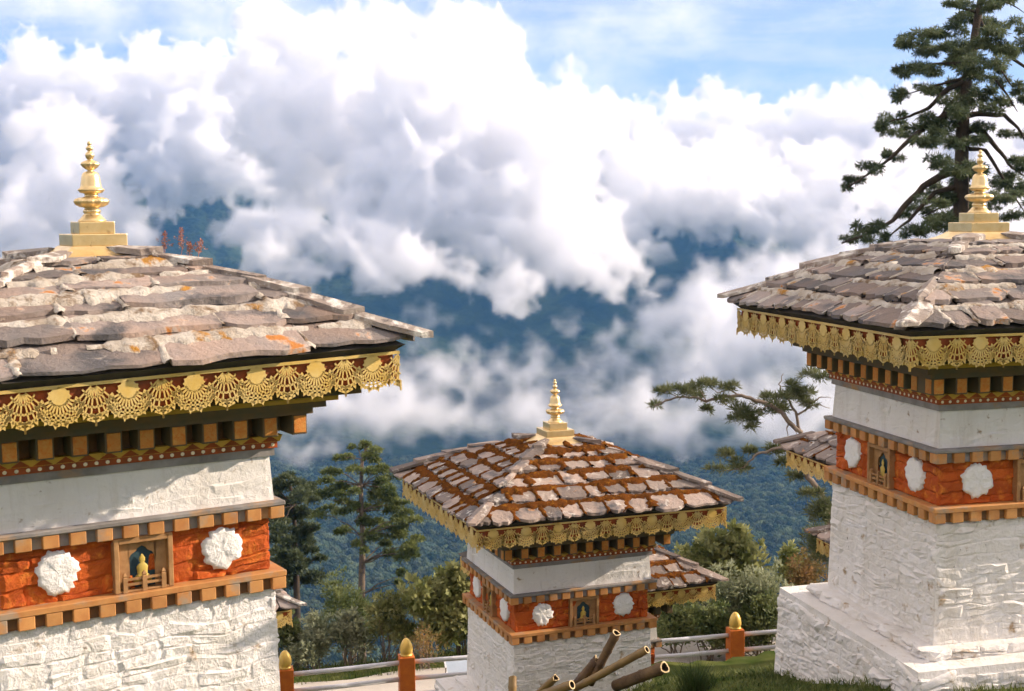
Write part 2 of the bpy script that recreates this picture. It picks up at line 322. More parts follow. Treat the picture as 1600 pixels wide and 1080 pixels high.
# haze: the air between the place and the mountains
hm, t, out = material('air')
v = N(t, 'ShaderNodeVolumePrincipled'); v.inputs['Color'].default_value = (0.11, 0.40, 0.92, 1); v.inputs['Density'].default_value = 1.05e-4; v.inputs['Anisotropy'].default_value = 0.0
t.links.new(v.outputs[0], out.inputs['Volume'])
hz = bpy.data.meshes.new('haze'); bm = bmesh.new(); bmesh.ops.create_cube(bm, size=1.0)
for vv in bm.verts: vv.co = Vector((vv.co.x * 19000, vv.co.y * 19000, -800 + (vv.co.z + 0.5) * 1700))
bm.to_mesh(hz); bm.free(); hz.materials.append(hm)
tag(link(bpy.data.objects.new('haze', hz)), kind='stuff')
# ------------------------------------------------------------------ materials
def pbr(name, base, rough=0.85, metal=0.0, spec=0.3, var=None, nscale=6.0, detail=6, bump=None, bscale=30.0, bdist=0.01, rnd=0.0, spots=None, coords='Position', distort=0.3):
    """procedural Principled material: var = second colour mixed by noise, spots = [(colour, scale, lo, hi)]"""
    m, t, out = material(name)
    b = N(t, 'ShaderNodeBsdfPrincipled'); b.inputs['Roughness'].default_value = rough; b.inputs['Metallic'].default_value = metal; b.inputs['Specular IOR Level'].default_value = spec
    t.links.new(b.outputs[0], out.inputs['Surface'])
    if coords == 'Position':
        vec = N(t, 'ShaderNodeNewGeometry').outputs['Position']
    else:
        vec = N(t, 'ShaderNodeTexCoord').outputs['Object']
    col = None
    vec0 = vec
    def noise(scale, det=detail, rgh=0.6, dis=distort, stretch=None):
        vec = vec0
        if stretch:
            mpg = N(t, 'ShaderNodeMapping'); mpg.inputs['Scale'].default_value = (1, 1, stretch); t.links.new(vec0, mpg.inputs['Vector']); vec = mpg.outputs[0]
        n = N(t, 'ShaderNodeTexNoise'); n.inputs['Scale'].default_value = scale; n.inputs['Detail'].default_value = det; n.inputs['Roughness'].default_value = rgh; n.inputs['Distortion'].default_value = dis
        t.links.new(vec, n.inputs['Vector']); return n.outputs['Fac']
    def rng(f, lo, hi):
        r = N(t, 'ShaderNodeMapRange'); r.inputs['From Min'].default_value = lo; r.inputs['From Max'].default_value = hi; t.links.new(f, r.inputs['Value']); return r.outputs[0]
    def mix(fac, a, bcol):
        x = N(t, 'ShaderNodeMix', data_type='RGBA')
        t.links.new(fac, x.inputs['Factor'])
        if isinstance(a, tuple): x.inputs['A'].default_value = (*a, 1)
        else: t.links.new(a, x.inputs['A'])
        x.inputs['B'].default_value = (*bcol, 1)
        return x.outputs['Result']
    col = base
    if var: col = mix(rng(noise(nscale), 0.35, 0.65), col, var)
    if rnd:
        oi = N(t, 'ShaderNodeObjectInfo')
        hs = N(t, 'ShaderNodeHueSaturation')
        mr = N(t, 'ShaderNodeMapRange'); mr.inputs['To Min'].default_value = 1 - rnd; mr.inputs['To Max'].default_value = 1 + rnd
        t.links.new(oi.outputs['Random'], mr.inputs['Value']); t.links.new(mr.outputs[0], hs.inputs['Value'])
        if isinstance(col, tuple): hs.inputs['Color'].default_value = (*col, 1)
        else: t.links.new(col, hs.inputs['Color'])
        col = hs.outputs[0]
    for s in spots or []:
        c2, scl, lo, hi = s[:4]
        col = mix(rng(noise(scl, stretch=s[4] if len(s) > 4 else None), lo, hi), col, c2)
    if isinstance(col, tuple): b.inputs['Base Color'].default_value = (*col, 1)
    else: t.links.new(col, b.inputs['Base Color'])
    if bump:
        bn = N(t, 'ShaderNodeBump'); bn.inputs['Strength'].default_value = bump; bn.inputs['Distance'].default_value = bdist
        t.links.new(noise(bscale, 8, 0.65), bn.inputs['Height']); t.links.new(bn.outputs[0], b.inputs['Normal'])
    return m
M = {}
M['white'] = pbr('whitewash', (0.83, 0.80, 0.76), 0.92, var=(0.77, 0.73, 0.67), nscale=3.0, bump=1.0, bscale=13, bdist=0.035,
                 spots=[((0.68, 0.63, 0.55), 5.0, 0.53, 0.75, 0.12), ((0.42, 0.30, 0.18), 7.0, 0.615, 0.725), ((0.22, 0.17, 0.12), 23.0, 0.665, 0.725)])
M['plaster'] = pbr('whitewash_plaster', (0.82, 0.795, 0.75), 0.92, var=(0.76, 0.725, 0.67), nscale=2.2, bump=0.8, bscale=11, bdist=0.02,
                   spots=[((0.64, 0.59, 0.52), 6.0, 0.54, 0.75, 0.10), ((0.36, 0.26, 0.16), 13.0, 0.635, 0.725)])
M['disc'] = pbr('white_disc_paint', (0.84, 0.82, 0.78), 0.9, bump=1.0, bscale=22, bdist=0.02)
M['red'] = pbr('red_ochre_paint', (0.55, 0.112, 0.015), 0.85, var=(0.42, 0.07, 0.012), nscale=4, bump=1.0, bscale=24, bdist=0.02, rnd=0.15,
               spots=[((0.66, 0.20, 0.03), 9.0, 0.545, 0.675)])
M['wood'] = pbr('orange_painted_wood', (0.56, 0.27, 0.09), 0.7, var=(0.47, 0.19, 0.06), nscale=9, bump=0.4, bscale=40, bdist=0.004, rnd=0.14,
                spots=[((0.34, 0.25, 0.17), 5.0, 0.545, 0.675)])
M['greywood'] = pbr('weathered_grey_wood', (0.30, 0.28, 0.26), 0.85, var=(0.18, 0.165, 0.15), nscale=5, bump=0.6, bscale=30, bdist=0.006, rnd=0.12,
                    spots=[((0.42, 0.24, 0.11), 3.0, 0.525, 0.645)])
M['hole'] = pbr('dark_ochre_wood', (0.24, 0.11, 0.04), 0.8, var=(0.14, 0.08, 0.04), nscale=12, rnd=0.2)
M['darkwood'] = pbr('dark_green_wood', (0.11, 0.10, 0.065), 0.8, var=(0.17, 0.11, 0.055), nscale=6, bump=0.4, bscale=30, bdist=0.004)
M['redwood'] = pbr('red_painted_wood', (0.42, 0.085, 0.018), 0.7, var=(0.22, 0.06, 0.02), nscale=9, bump=0.4, bscale=40, bdist=0.004)
M['bracket'] = pbr('carved_bracket_paint', (0.66, 0.20, 0.035), 0.7, var=(0.66, 0.32, 0.08), nscale=26, bump=0.7, bscale=45, bdist=0.01, rnd=0.12, distort=1.2)
M['outline'] = pbr('bracket_outline', (0.50, 0.42, 0.28), 0.8)
M['yellow'] = pbr('yellow_trim', (0.62, 0.36, 0.07), 0.7)
M['dot'] = pbr('cream_dots', (0.80, 0.70, 0.50), 0.8)
M['gold'] = pbr('gilded_copper', (0.84, 0.64, 0.34), 0.36, metal=0.8, spec=0.5, var=(0.76, 0.54, 0.25), nscale=9, bump=0.25, bscale=22, bdist=0.006, spots=[((0.40, 0.24, 0.10), 14.0, 0.625, 0.725)])
M['fringe'] = pbr('gold_painted_sheet', (0.76, 0.55, 0.21), 0.45, metal=0.2, spec=0.5, var=(0.70, 0.45, 0.11), nscale=5, bump=0.3, bscale=60, bdist=0.004)
M['slate'] = pbr('roof_slate', (0.20, 0.165, 0.14), 0.72, spec=0.35, var=(0.33, 0.24, 0.19), nscale=2.2, bump=1.0, bscale=18, bdist=0.02, rnd=0.5,
                 spots=[((0.09, 0.085, 0.085), 2.2, 0.515, 0.645), ((0.58, 0.53, 0.46), 8.0, 0.575, 0.685), ((0.50, 0.22, 0.06), 6.0, 0.645, 0.705)])
M['slatelime'] = pbr('limed_slate', (0.17, 0.155, 0.145), 0.75, spec=0.35, var=(0.28, 0.20, 0.155), nscale=1.6, bump=1.0, bscale=18, bdist=0.02, rnd=0.5,
                 spots=[((0.085, 0.08, 0.08), 2.6, 0.52, 0.64), ((0.55, 0.50, 0.43), 4.0, 0.585, 0.67), ((0.46, 0.17, 0.035), 4.0, 0.61, 0.67)])
M['hipslate'] = pbr('pale_hip_slate', (0.36, 0.31, 0.26), 0.8, var=(0.24, 0.18, 0.145), nscale=4, bump=1.0, bscale=20, bdist=0.02, rnd=0.2,
                 spots=[((0.72, 0.68, 0.60), 8.0, 0.495, 0.625), ((0.12, 0.10, 0.09), 6.0, 0.565, 0.645)])
M['lime'] = pbr('lime_mortar', (0.60, 0.55, 0.47), 0.95, var=(0.38, 0.32, 0.25), nscale=5, bump=1.0, bscale=26, bdist=0.03,
                spots=[((0.20, 0.13, 0.075), 7.0, 0.53, 0.64), ((0.42, 0.20, 0.04), 3.0, 0.60, 0.66)])
M['moss'] = pbr('rust_moss', (0.165, 0.054, 0.013), 1.0, spec=0.0, var=(0.075, 0.030, 0.010), nscale=9, bump=1.0, bscale=90, bdist=0.015,
                spots=[((0.29, 0.115, 0.02), 18.0, 0.545, 0.685)])
M['deck'] = pbr('dark_roof_boards', (0.10, 0.085, 0.07), 0.95, var=(0.05, 0.045, 0.04), nscale=5)
M['teal'] = pbr('niche_painting', (0.02, 0.045, 0.06), 0.6, var=(0.03, 0.07, 0.08), nscale=12)
M['figure'] = pbr('figure_paint', (0.50, 0.36, 0.08), 0.6)
M['nichewood'] = pbr('niche_wood', (0.44, 0.24, 0.10), 0.7, var=(0.30, 0.15, 0.06), nscale=10, bump=0.5, bscale=35, bdist=0.005)
M['stonegrey'] = pbr('bare_stone', (0.45, 0.38, 0.30), 0.9, var=(0.60, 0.56, 0.48), nscale=6, bump=1.0, bscale=20, bdist=0.02)

# ------------------------------------------------------------------ mesh helpers
class MB:
    def __init__(self): self.v, self.f = [], []
    def add(self, vs, fs):
        o = len(self.v); self.v += [tuple(x) for x in vs]; self.f += [tuple(i + o for i in f) for f in fs]
    def box(self, x0, x1, y0, y1, z0, z1, T=None):
        vs = [(x, y, z) for z in (z0, z1) for y in (y0, y1) for x in (x0, x1)]
        if T: vs = [T(Vector(p)) for p in vs]
        self.add(vs, [(0, 2, 3, 1), (4, 5, 7, 6), (0, 1, 5, 4), (2, 6, 7, 3), (0, 4, 6, 2), (1, 3, 7, 5)])
    def ring(self, w0, w1, z0, z1, wb=None):
        """square ring (closed) outer half width w1 (bottom) / wb (top), inner w0"""
        wt = w1 if wb is None else wb
        vs = []
        for w, z in ((w0, z0), (w1, z0), (wt, z1), (w0, z1)):
            vs += [(-w, -w, z), (w, -w, z), (w, w, z), (-w, w, z)]
        fs = []
        for i in range(4):
            for j in range(4):
                a, b_ = i * 4 + j, i * 4 + (j + 1) % 4
                c, d = ((i + 1) % 4) * 4 + (j + 1) % 4, ((i + 1) % 4) * 4 + j
                fs.append((a, b_, c, d))
        self.add(vs, fs)
    def frustum(self, w0, z0, w1, z1):
        vs = [(-w0, -w0, z0), (w0, -w0, z0), (w0, w0, z0), (-w0, w0, z0), (-w1, -w1, z1), (w1, -w1, z1), (w1, w1, z1), (-w1, w1, z1)]
        self.add(vs, [(3, 2, 1, 0), (4, 5, 6, 7), (0, 1, 5, 4), (1, 2, 6, 5), (2, 3, 7, 6), (3, 0, 4, 7)])
    def tube(self, pts, rads, n=8, cap=True):
        base = len(self.v); prev = None
        pts = [Vector(p) for p in pts]
        for i, p in enumerate(pts):
            d = (pts[min(i + 1, len(pts) - 1)] - pts[max(i - 1, 0)])
            if d.length < 1e-9: d = Vector((0, 0, 1))
            d.normalize()
            s = d.cross(Vector((0, 0, 1)) if abs(d.z) < 0.9 else Vector((1, 0, 0))) if prev is None else prev - d * prev.dot(d)
            s.normalize(); prev = s; t_ = d.cross(s)
            for k in range(n):
                a = 2 * math.pi * k / n
                self.v.append(tuple(p + (s * math.cos(a) + t_ * math.sin(a)) * rads[i]))
        for i in range(len(pts) - 1):
            for k in range(n):
                a, b_ = base + i * n + k, base + i * n + (k + 1) % n
                self.f.append((a, b_, b_ + n, a + n))
        if cap:
            self.f.append(tuple(base + k for k in range(n))[::-1]); self.f.append(tuple(base + (len(pts) - 1) * n + k for k in range(n)))
    def lathe(self, prof, n=24, c=(0, 0, 0), lobes=None):
        """prof: (r, z, lobe amplitude)"""
        base = len(self.v)
        for q in prof:
            r, z = q[0], q[1]; la = q[2] if len(q) > 2 else 0
            for k in range(n):
                a = 2 * math.pi * k / n
                rr = r * (1 + la * (abs(math.cos(a * (lobes or 5))) - 0.6))
                self.v.append((c[0] + rr * math.cos(a), c[1] + rr * math.sin(a), c[2] + z))
        for i in range(len(prof) - 1):
            for k in range(n):
                a, b_ = base + i * n + k, base + i * n + (k + 1) % n
                self.f.append((a, b_, b_ + n, a + n))
        self.f.append(tuple(base + k for k in range(n))[::-1]); self.f.append(tuple(base + (len(prof) - 1) * n + k for k in range(n)))
    def obj(self, name, mat, parent=None, smooth=False, recalc=False):
        o = mesh_obj(name, self.v, self.f, mat, parent, smooth)
        if recalc:
            bm = bmesh.new(); bm.from_mesh(o.data); bmesh.ops.recalc_face_normals(bm, faces=bm.faces); bm.to_mesh(o.data); bm.free()
        return o
def add_bevel(o, w_=0.004, seg=1):
    md = o.modifiers.new('edge', 'BEVEL'); md.width = w_; md.segments = seg; md.limit_method = 'ANGLE'; md.angle_limit = 0.6
    return o
ROT = {'front': 0.0, 'left': -math.pi / 2, 'right': math.pi / 2, 'back': math.pi}
def face_T(face, w_):
    r = Matrix.Rotation(ROT[face], 3, 'Z')
    return lambda p: r @ Vector((p[0], -(w_ + p[1]), p[2]))      # (along, outwards, up)
rnd = random.Random(11)
def sm_noise(p, s=1.0, seed=0.0):
    return mnoise.noise(Vector((p[0] * s + seed, p[1] * s, p[2] * s)))

# a boulder-like wall stone: rounded face, sides running into the wall
def stone_mesh(a0, a1, z0, z1, depth, T, rough=0.3, back=-0.03, fill=0.0, lim=None, lz=None, warp_h=1.0):
    nx, nz = 5, 4
    vs, fs = [], []
    wdt, hgt = a1 - a0, z1 - z0
    tx, tz = rnd.uniform(-0.5, 0.5) * depth, rnd.uniform(-0.5, 0.6) * depth      # the face is tilted a little
    sl, sr = rnd.uniform(-0.16, 0.16) * hgt, rnd.uniform(-0.16, 0.16) * hgt      # and its outline skewed
    for j in range(nz + 1):
        for i in range(nx + 1):
            fx, fz = i / nx, j / nz
            edge = (i in (0, nx)) + (j in (0, nz))
            ex = fx + (0.10 if i == 1 else -0.10 if i == nx - 1 else 0) * -1
            ez = fz + (0.13 if j == 1 else -0.13 if j == nz - 1 else 0) * -1
            a_ = a0 + wdt * ex; z_ = z0 + hgt * ez
            jit = 0.11 * min(wdt, hgt)
            a_ += rnd.uniform(-jit, jit) * (0.5 if edge else 1) + (fz - 0.5) * (sl if fx < 0.5 else sr)
            z_ += rnd.uniform(-jit, jit) * 0.7 + (fx - 0.5) * sl * 0.5
            if edge == 2:
                a_ += (0.5 - fx) * wdt * rnd.uniform(0, 0.14); z_ += (0.5 - fz) * hgt * rnd.uniform(0, 0.2)
            n_ = depth + tx * (fx - 0.5) * 2 + tz * (fz - 0.5) * 2 + depth * rough * rnd.uniform(-1, 1)
            if edge: n_ = min(n_ * 0.5, depth * 0.25) + fill * rnd.uniform(-1, 0.6)
            wx = 0.045 * mnoise.noise(Vector((a_ * 3.1, z_ * 3.1, 7.7 + rnd_seed))) + 0.02 * mnoise.noise(Vector((a_ * 9, z_ * 9, 2.7 + rnd_seed)))
            wz = 0.050 * mnoise.noise(Vector((a_ * 2.7, z_ * 3.3, 1.7 + rnd_seed))) + 0.02 * mnoise.noise(Vector((a_ * 9, z_ * 9, 5.7 + rnd_seed)))
            hw = warp_h
            if lim: fa = max(0.0, min(1.0, (lim - abs(a_)) / 0.08)); fz_ = max(0.0, min(1.0, (z_ - lz[0]) / 0.05, (lz[1] - z_) / 0.05))
            else: fa = fz_ = 1.0
            vs.append(T((a_ + wx * fa * hw, n_, z_ + wz * fz_ * hw)))
    for j in range(nz):
        for i in range(nx):
            q = j * (nx + 1) + i
            fs.append((q, q + 1, q + nx + 2, q + nx + 1))
    loop = [i for i in range(nx + 1)] + [j * (nx + 1) + nx for j in range(1, nz + 1)] + [nz * (nx + 1) + i for i in range(nx - 1, -1, -1)] + [j * (nx + 1) for j in range(nz - 1, 0, -1)]
    n0 = len(vs)
    for i in loop:
        vs.append(vs[i] + (T((0, back, 0)) - T((0, 0, 0))))
    for k in range(len(loop)):
        k2 = (k + 1) % len(loop)
        fs.append((loop[k], n0 + k, n0 + k2, loop[k2]))
    return vs, fs
def stone_wall(face, w_fn, half, z0, z1, hr, lr, depth, mat, parent, skip=None, rough=0.3, gap=(0.0, 0.004), proud=0.18):
    z = z0
    while z < z1 - 0.02:
        h = rnd.uniform(*hr)
        if z + h > z1 - hr[0] * 0.6: h = z1 - z
        a_ = -half
        while a_ < half - 0.02:
            l = rnd.uniform(*lr)
            if a_ + l > half - lr[0] * 0.7: l = half - a_
            if not (skip and skip(a_, a_ + l, z, z + h)):
                g = rnd.uniform(*gap); dd = rnd.uniform(*depth) * (2.0 if rnd.random() < proud else 1.0)
                hh = h
                if h > hr[0] * 1.5 and rnd.random() < 0.35:      # two thin stones instead of one
                    hh = h * rnd.uniform(0.4, 0.6)
                    vs, fs = stone_mesh(a_ + g, a_ + l - g, z + hh + g, z + h - g, dd * rnd.uniform(.5, 1.2), face_T(face, w_fn(z + h / 2)), rough, fill=0.004, lim=half, lz=(z0, z1))
                    mesh_obj('stone', vs, fs, mat, parent, smooth=False)
                vs, fs = stone_mesh(a_ + g, a_ + l - g, z + g, z + hh - g, dd, face_T(face, w_fn(z + h / 2)), rough, fill=0.004, lim=half, lz=(z0, z1))
                mesh_obj('stone', vs, fs, mat, parent, smooth=False)
            a_ += l
        z += h

# gold valance: openwork of medallions, fans and scallops
def fringe_mesh():
    mb = MB(); P = 1.65 * 2 / 8; th = 0.003
    def poly(pts):
        n = len(pts)
        vs = [(x, -th, z) for x, z in pts] + [(x, th, z) for x, z in pts]
        fs = [tuple(range(n))[::-1], tuple(range(n, 2 * n))] + [(i, (i + 1) % n, n + (i + 1) % n, n + i) for i in range(n)]
        mb.add(vs, fs)
    def strip(path, wd):
        for (x0, z0), (x1, z1) in zip(path, path[1:]):
            dx_, dz_ = x1 - x0, z1 - z0; l = math.hypot(dx_, dz_); px_, pz_ = -dz_ / l * wd / 2, dx_ / l * wd / 2
            e = 0.15 * wd; ex, ez = dx_ / l * e, dz_ / l * e
            poly([(x0 - px_ - ex, z0 - pz_ - ez), (x1 - px_ + ex, z1 - pz_ + ez), (x1 + px_ + ex, z1 + pz_ + ez), (x0 + px_ - ex, z0 + pz_ - ez)])
    def arc(cx, cz, r, a0, a1, n=12, wob=0.0):
        return [(cx + r * (1 + wob * math.cos(k * math.pi)) * math.sin(math.radians(a0 + (a1 - a0) * k / n)), cz - r * (1 + wob * math.cos(k * math.pi)) * math.cos(math.radians(a0 + (a1 - a0) * k / n))) for k in range(n + 1)]
    H = 0.234
    for u in range(8):
        c = -1.65 + P * (u + 0.5)
        poly([(c - P / 2, 0), (c + P / 2, 0), (c + P / 2, -0.018), (c - P / 2, -0.018)])
        cz = -0.062
        poly([(c + 0.058 * (1 + 0.10 * math.cos(12 * q * math.pi / 18)) * math.cos(2 * math.pi * q / 36) * 1.15, cz + 0.05 * (1 + 0.10 * math.cos(12 * q * math.pi / 18)) * math.sin(2 * math.pi * q / 36)) for q in range(36)])
        for an in (-70, -55, -40, -27, -13, 0, 13, 27, 40, 55, 70):
            s_, k_ = math.sin(math.radians(an)), math.cos(math.radians(an))
            strip([(c + 0.05 * s_, cz - 0.045 * k_), (c + 0.145 * s_, cz - 0.135 * k_)], 0.011)
        strip(arc(c, cz, 0.098, -80, 80), 0.012)
        strip(arc(c, cz, 0.122, -80, 80, 14, 0.0), 0.009); strip(arc(c, cz, 0.145, -76, 76, 18, 0.03), 0.017)
        for an in (-56, -34, -12, 12, 34, 56):
            s_, k_ = math.sin(math.radians(an)), math.cos(math.radians(an)); x, z = c + 0.152 * s_, cz - 0.148 * k_
            poly([(x - 0.014 * k_, z - 0.014 * s_), (x + 0.022 * s_, z - 0.024 * k_), (x + 0.014 * k_, z + 0.014 * s_), (x - 0.012 * s_, z + 0.012 * k_)])
        for q, off in ((-1, -P / 2), (1, P / 2)):
            x0 = c + off; zt = -0.012
            rng_ = [a for a in (-52, -36, -22, -9, 9, 22, 36, 52) if (a * q <= 0)]
            for an in rng_:
                s_, k_ = math.sin(math.radians(an)), math.cos(math.radians(an))
                strip([(x0 + 0.02 * s_, zt - 0.02 * k_), (x0 + 0.165 * s_, zt - 0.165 * k_)], 0.0095)
            for rr_, a_, n_, wd in ((0.07, 70, 6, 0.010), (0.122, 62, 8, 0.011), (0.168, 46, 8, 0.014)):
                strip(arc(x0, zt, rr_, *((-a_, 0) if q > 0 else (0, a_)), n_, 0.02), wd)
            strip([(x0, zt - 0.165), (x0, zt - 0.222)], 0.012)
            for zz, ww in ((-0.188, 0.035), (-0.212, 0.05)):
                strip([(x0, zz), (x0 - q * ww, zz + 0.018)], 0.013)
            for an in rng_[:3] if q < 0 else rng_[-3:]:
                s_, k_ = math.sin(math.radians(an)), math.cos(math.radians(an)); x, z = x0 + 0.178 * s_, zt - 0.178 * k_
                poly([(x - 0.012 * k_, z - 0.012 * s_), (x + 0.02 * s_, z - 0.022 * k_), (x + 0.012 * k_, z + 0.012 * s_), (x - 0.012 * s_, z + 0.012 * k_)])
    m = bpy.data.meshes.new('fringe'); m.from_pydata(mb.v, [], mb.f); m.update(); m.materials.append(M['fringe'])
    return m
FRINGE = fringe_mesh()
def finial_meshes():
    s = 0.569 / 668.0
    mb = MB()
    pr = [(118, 718), (112, 705), (92, 685), (74, 662), (62, 652), (70, 645), (74, 632), (68, 618), (56, 610), (60, 604, .02), (96, 596, .08), (128, 578, .16), (141, 552, .18), (132, 530, .14), (100, 518, .06), (62, 512), (55, 506), (55, 488), (64, 482), (86, 480), (112, 455), (108, 448), (92, 440), (86, 420), (80, 380), (74, 340), (64, 316), (48, 304), (24, 298), (24, 291), (38, 282, .05), (62, 264, .14), (76, 242, .18), (68, 226, .14), (44, 212, .05), (22, 206), (21, 200), (30, 190), (38, 168), (32, 148), (18, 138), (14, 130), (24, 122), (31, 108), (24, 97), (14, 90), (13, 84), (19, 72), (16, 60), (8, 52), (2, 48)]
    mb.lathe([(q[0] * s, 2.607 + (718 - q[1]) * s) + tuple(q[2:]) for q in pr], 40, lobes=5)
    return mb
PROFILE = [(0.16, 2.345), (0.3, 2.315), (0.5, 2.255), (0.8, 2.15), (1.1, 2.025), (1.4, 1.88), (1.6, 1.775), (1.8, 1.668)]
def roof_z(w_): return lerp_tab(PROFILE, w_)
ROWS = [1.745, 1.47, 1.205, 0.95, 0.70, 0.48]
def slate_slab(outline, zf, th, parent, mat, name='slate'):
    """outline: (a, w) points on a roof face, ccw seen from above"""
    vs, fs = [], []
    n = len(outline)
    for top in (0, 1):
        for (p, zz) in zip(outline, zf):
            vs.append((p[0], p[1], zz + (th if top else 0.0) + (rnd.uniform(-0.003, 0.003) if top else 0)))
    cx_ = sum(v[0] for v in vs[n:]) / n; cy_ = sum(v[1] for v in vs[n:]) / n; cz_ = sum(v[2] for v in vs[n:]) / n
    vs.append((cx_, cy_, cz_ + rnd.uniform(-0.004, 0.010)))
    fs.append(tuple(range(n))[::-1])
    for i in range(n):
        j = (i + 1) % n
        fs.append((i, j, n + j, n + i)); fs.append((n + i, n + j, 2 * n))
    return vs, fs
def make_roof(root, faces, mat, joint_mat, joint, hz, tilt=0.0, rows=ROWS, lr=(0.2, 0.46), jw=0.03, bw=0.06, eave=0.05, jh=0.014):
    """slates course by course; joint = amount of moss or mortar"""
    mb = MB()
    for (w0, z0), (w1, z1) in zip(PROFILE, PROFILE[1:]):
        w1_ = min(w1, 1.68); z1_ = roof_z(w1_)
        a_, b_ = [], []
        vs = [(-w0, -w0, z0 - .02), (w0, -w0, z0 - .02), (w0, w0, z0 - .02), (-w0, w0, z0 - .02), (-w1_, -w1_, z1_ - .02), (w1_, -w1_, z1_ - .02), (w1_, w1_, z1_ - .02), (-w1_, w1_, z1_ - .02)]
        mb.add(vs, [(4, 5, 1, 0), (5, 6, 2, 1), (6, 7, 3, 2), (7, 4, 0, 3)])
    mb.add([(-.16, -.16, 2.325), (.16, -.16, 2.325), (.16, .16, 2.325), (-.16, .16, 2.325)], [(0, 1, 2, 3)])
    zz = roof_z(1.68) - .02
    mb.add([(-1.68, -1.68, zz), (1.68, -1.68, zz), (1.68, 1.68, zz), (-1.68, 1.68, zz), (-1.60, -1.60, zz - .06), (1.60, -1.60, zz - .06), (1.60, 1.60, zz - .06), (-1.60, 1.60, zz - .06)],
           [(0, 4, 5, 1), (1, 5, 6, 2), (2, 6, 7, 3), (3, 7, 4, 0), (4, 7, 6, 5)])
    roof = mb.obj('roof', M['deck'], root)
    roof.location = (0, 0, hz)
    if tilt: roof.rotation_euler = (0, -tilt, 0)
    jb = MB()
    def ribbon(path, width, height, T, keep=0.8, seed=0.0):
        """lumpy fillet of moss or mortar laid along a path of (a, w, z)"""
        run = []
        def flush():
            if len(run) > 1:
                c0 = len(jb.v)
                for row in run: jb.v.extend(row)
                for i in range(len(run) - 1):
                    for k in range(4):
                        q = c0 + i * 5 + k
                        jb.f.append((q, q + 1, q + 6, q + 5))
            run.clear()
        for i, p in enumerate(path):
            q = path[min(i + 1, len(path) - 1)]; o_ = path[max(i - 1, 0)]
            dx_, dy_ = q[0] - o_[0], q[1] - o_[1]; l = math.hypot(dx_, dy_) or 1.0
            nx_, ny_ = -dy_ / l, dx_ / l
            nv = mnoise.noise(Vector((p[0] * 3.1 + seed, p[1] * 3.1, rnd_seed * 3))) + 0.5 * mnoise.noise(Vector((p[0] * 9.1 + seed, p[1] * 9.1, rnd_seed)))
            k_ = max(0.0, keep + 0.9 * nv + rnd.uniform(-.12, .12))
            if k_ < 0.42: flush(); continue
            wd = width * min(1.6, k_ * k_) * rnd.uniform(0.65, 1.3); ht = height * min(1.3, k_) * rnd.uniform(0.75, 1.25)
            row = []
            for s_, h_ in ((-1, -0.55), (-0.6, 0.55), (0, 1.0), (0.6, 0.6), (1, -0.55)):
                e = rnd.uniform(-.15, .15)
                row.append(tuple(T((p[0] + nx_ * wd * (s_ + e), p[1] + ny_ * wd * (s_ + e), p[2] + ht * h_ * rnd.uniform(.8, 1.15) - 0.42 * ny_ * wd * s_))))
            run.append(row)
        flush()
    for face in faces:
        R = Matrix.Rotation(ROT[face], 3, 'Z')
        T = lambda p: R @ Vector((p[0], -p[1], p[2]))
        for ri, wl in enumerate(rows):
            wt = max(wl - 0.37, 0.16)
            th = rnd.uniform(0.026, 0.042)
            lift0 = 0.014 + 0.042 * (1 if ri else 0.5)
            a_ = -wl + rnd.uniform(0, 0.02)
            while a_ < wl - 0.03:
                l = rnd.uniform(*lr) * (1.0 if wl > 0.8 else 0.8)
                if a_ + l > wl - 0.12: l = wl - a_
                gap = rnd.uniform(0.004, 0.014)
                x0, x1 = a_ + gap, a_ + l - gap
                dl = rnd.uniform(-0.035, 0.03); th_ = th * rnd.uniform(0.55, 1.25)
                skew = rnd.uniform(-0.03, 0.03)
                low = [(x0 + (x1 - x0) * k / 5, wl + dl + rnd.uniform(-0.022, 0.018) - (rnd.uniform(0.005, 0.05) if k in (0, 5) else 0)) for k in range(6)]
                hipR = lambda w_: w_ - 0.015
                up = [(min(x1 + skew, hipR(wt)), wt), (max(min((x0 + x1) / 2, hipR(wt) - .01), -hipR(wt) + .01), wt), (max(x0 + skew, -hipR(wt)), wt)]
                if up[0][0] - up[2][0] < 0.03:
                    m_ = (up[0][0] + up[2][0]) / 2
                    sgn = 1 if (x0 + x1) > 0 else -1
                    wq = max(wt, min(abs(x0), abs(x1)) + 0.02)
                    up = [(sgn * (wq - 0.015), wq)]
                else:
                    wm = (wl + wt) / 2
                    up = [(min(x1 + skew * .5 + rnd.uniform(-.012, .012), hipR(wm)), wm)] + up + [(max(x0 + skew * .5 + rnd.uniform(-.012, .012), -hipR(wm)), wm)]
                outl = low + up
                lift = lambda w_: lift0 * min(1, max(0, (w_ - wt) / (wl - wt)))
                zf = [roof_z(p[1]) + lift(p[1]) + rnd.uniform(-0.004, 0.004) for p in outl]
                vs, fs = slate_slab([(p[0], p[1]) for p in outl], zf, th_, None, None)
                vs = [T(v) for v in vs]
                mesh_obj('slate', vs, fs, mat, roof)
                # moss or mortar in the joint beside this slate
                if joint > 0.05 and abs(a_) < wl - 0.06:
                    ws = [wl - 0.005 - 0.03 * k for k in range(11)]
                    ribbon([(a_ + rnd.uniform(-.008, .008), w_, roof_z(w_) + lift0 * max(0, (w_ - wt) / (wl - wt)) + 0.78 * th) for w_ in ws if abs(a_) < w_ - 0.02], jw * rnd.uniform(0.5, 1.3), jh, T, joint * 0.95, seed=a_ * 7)
                a_ += l
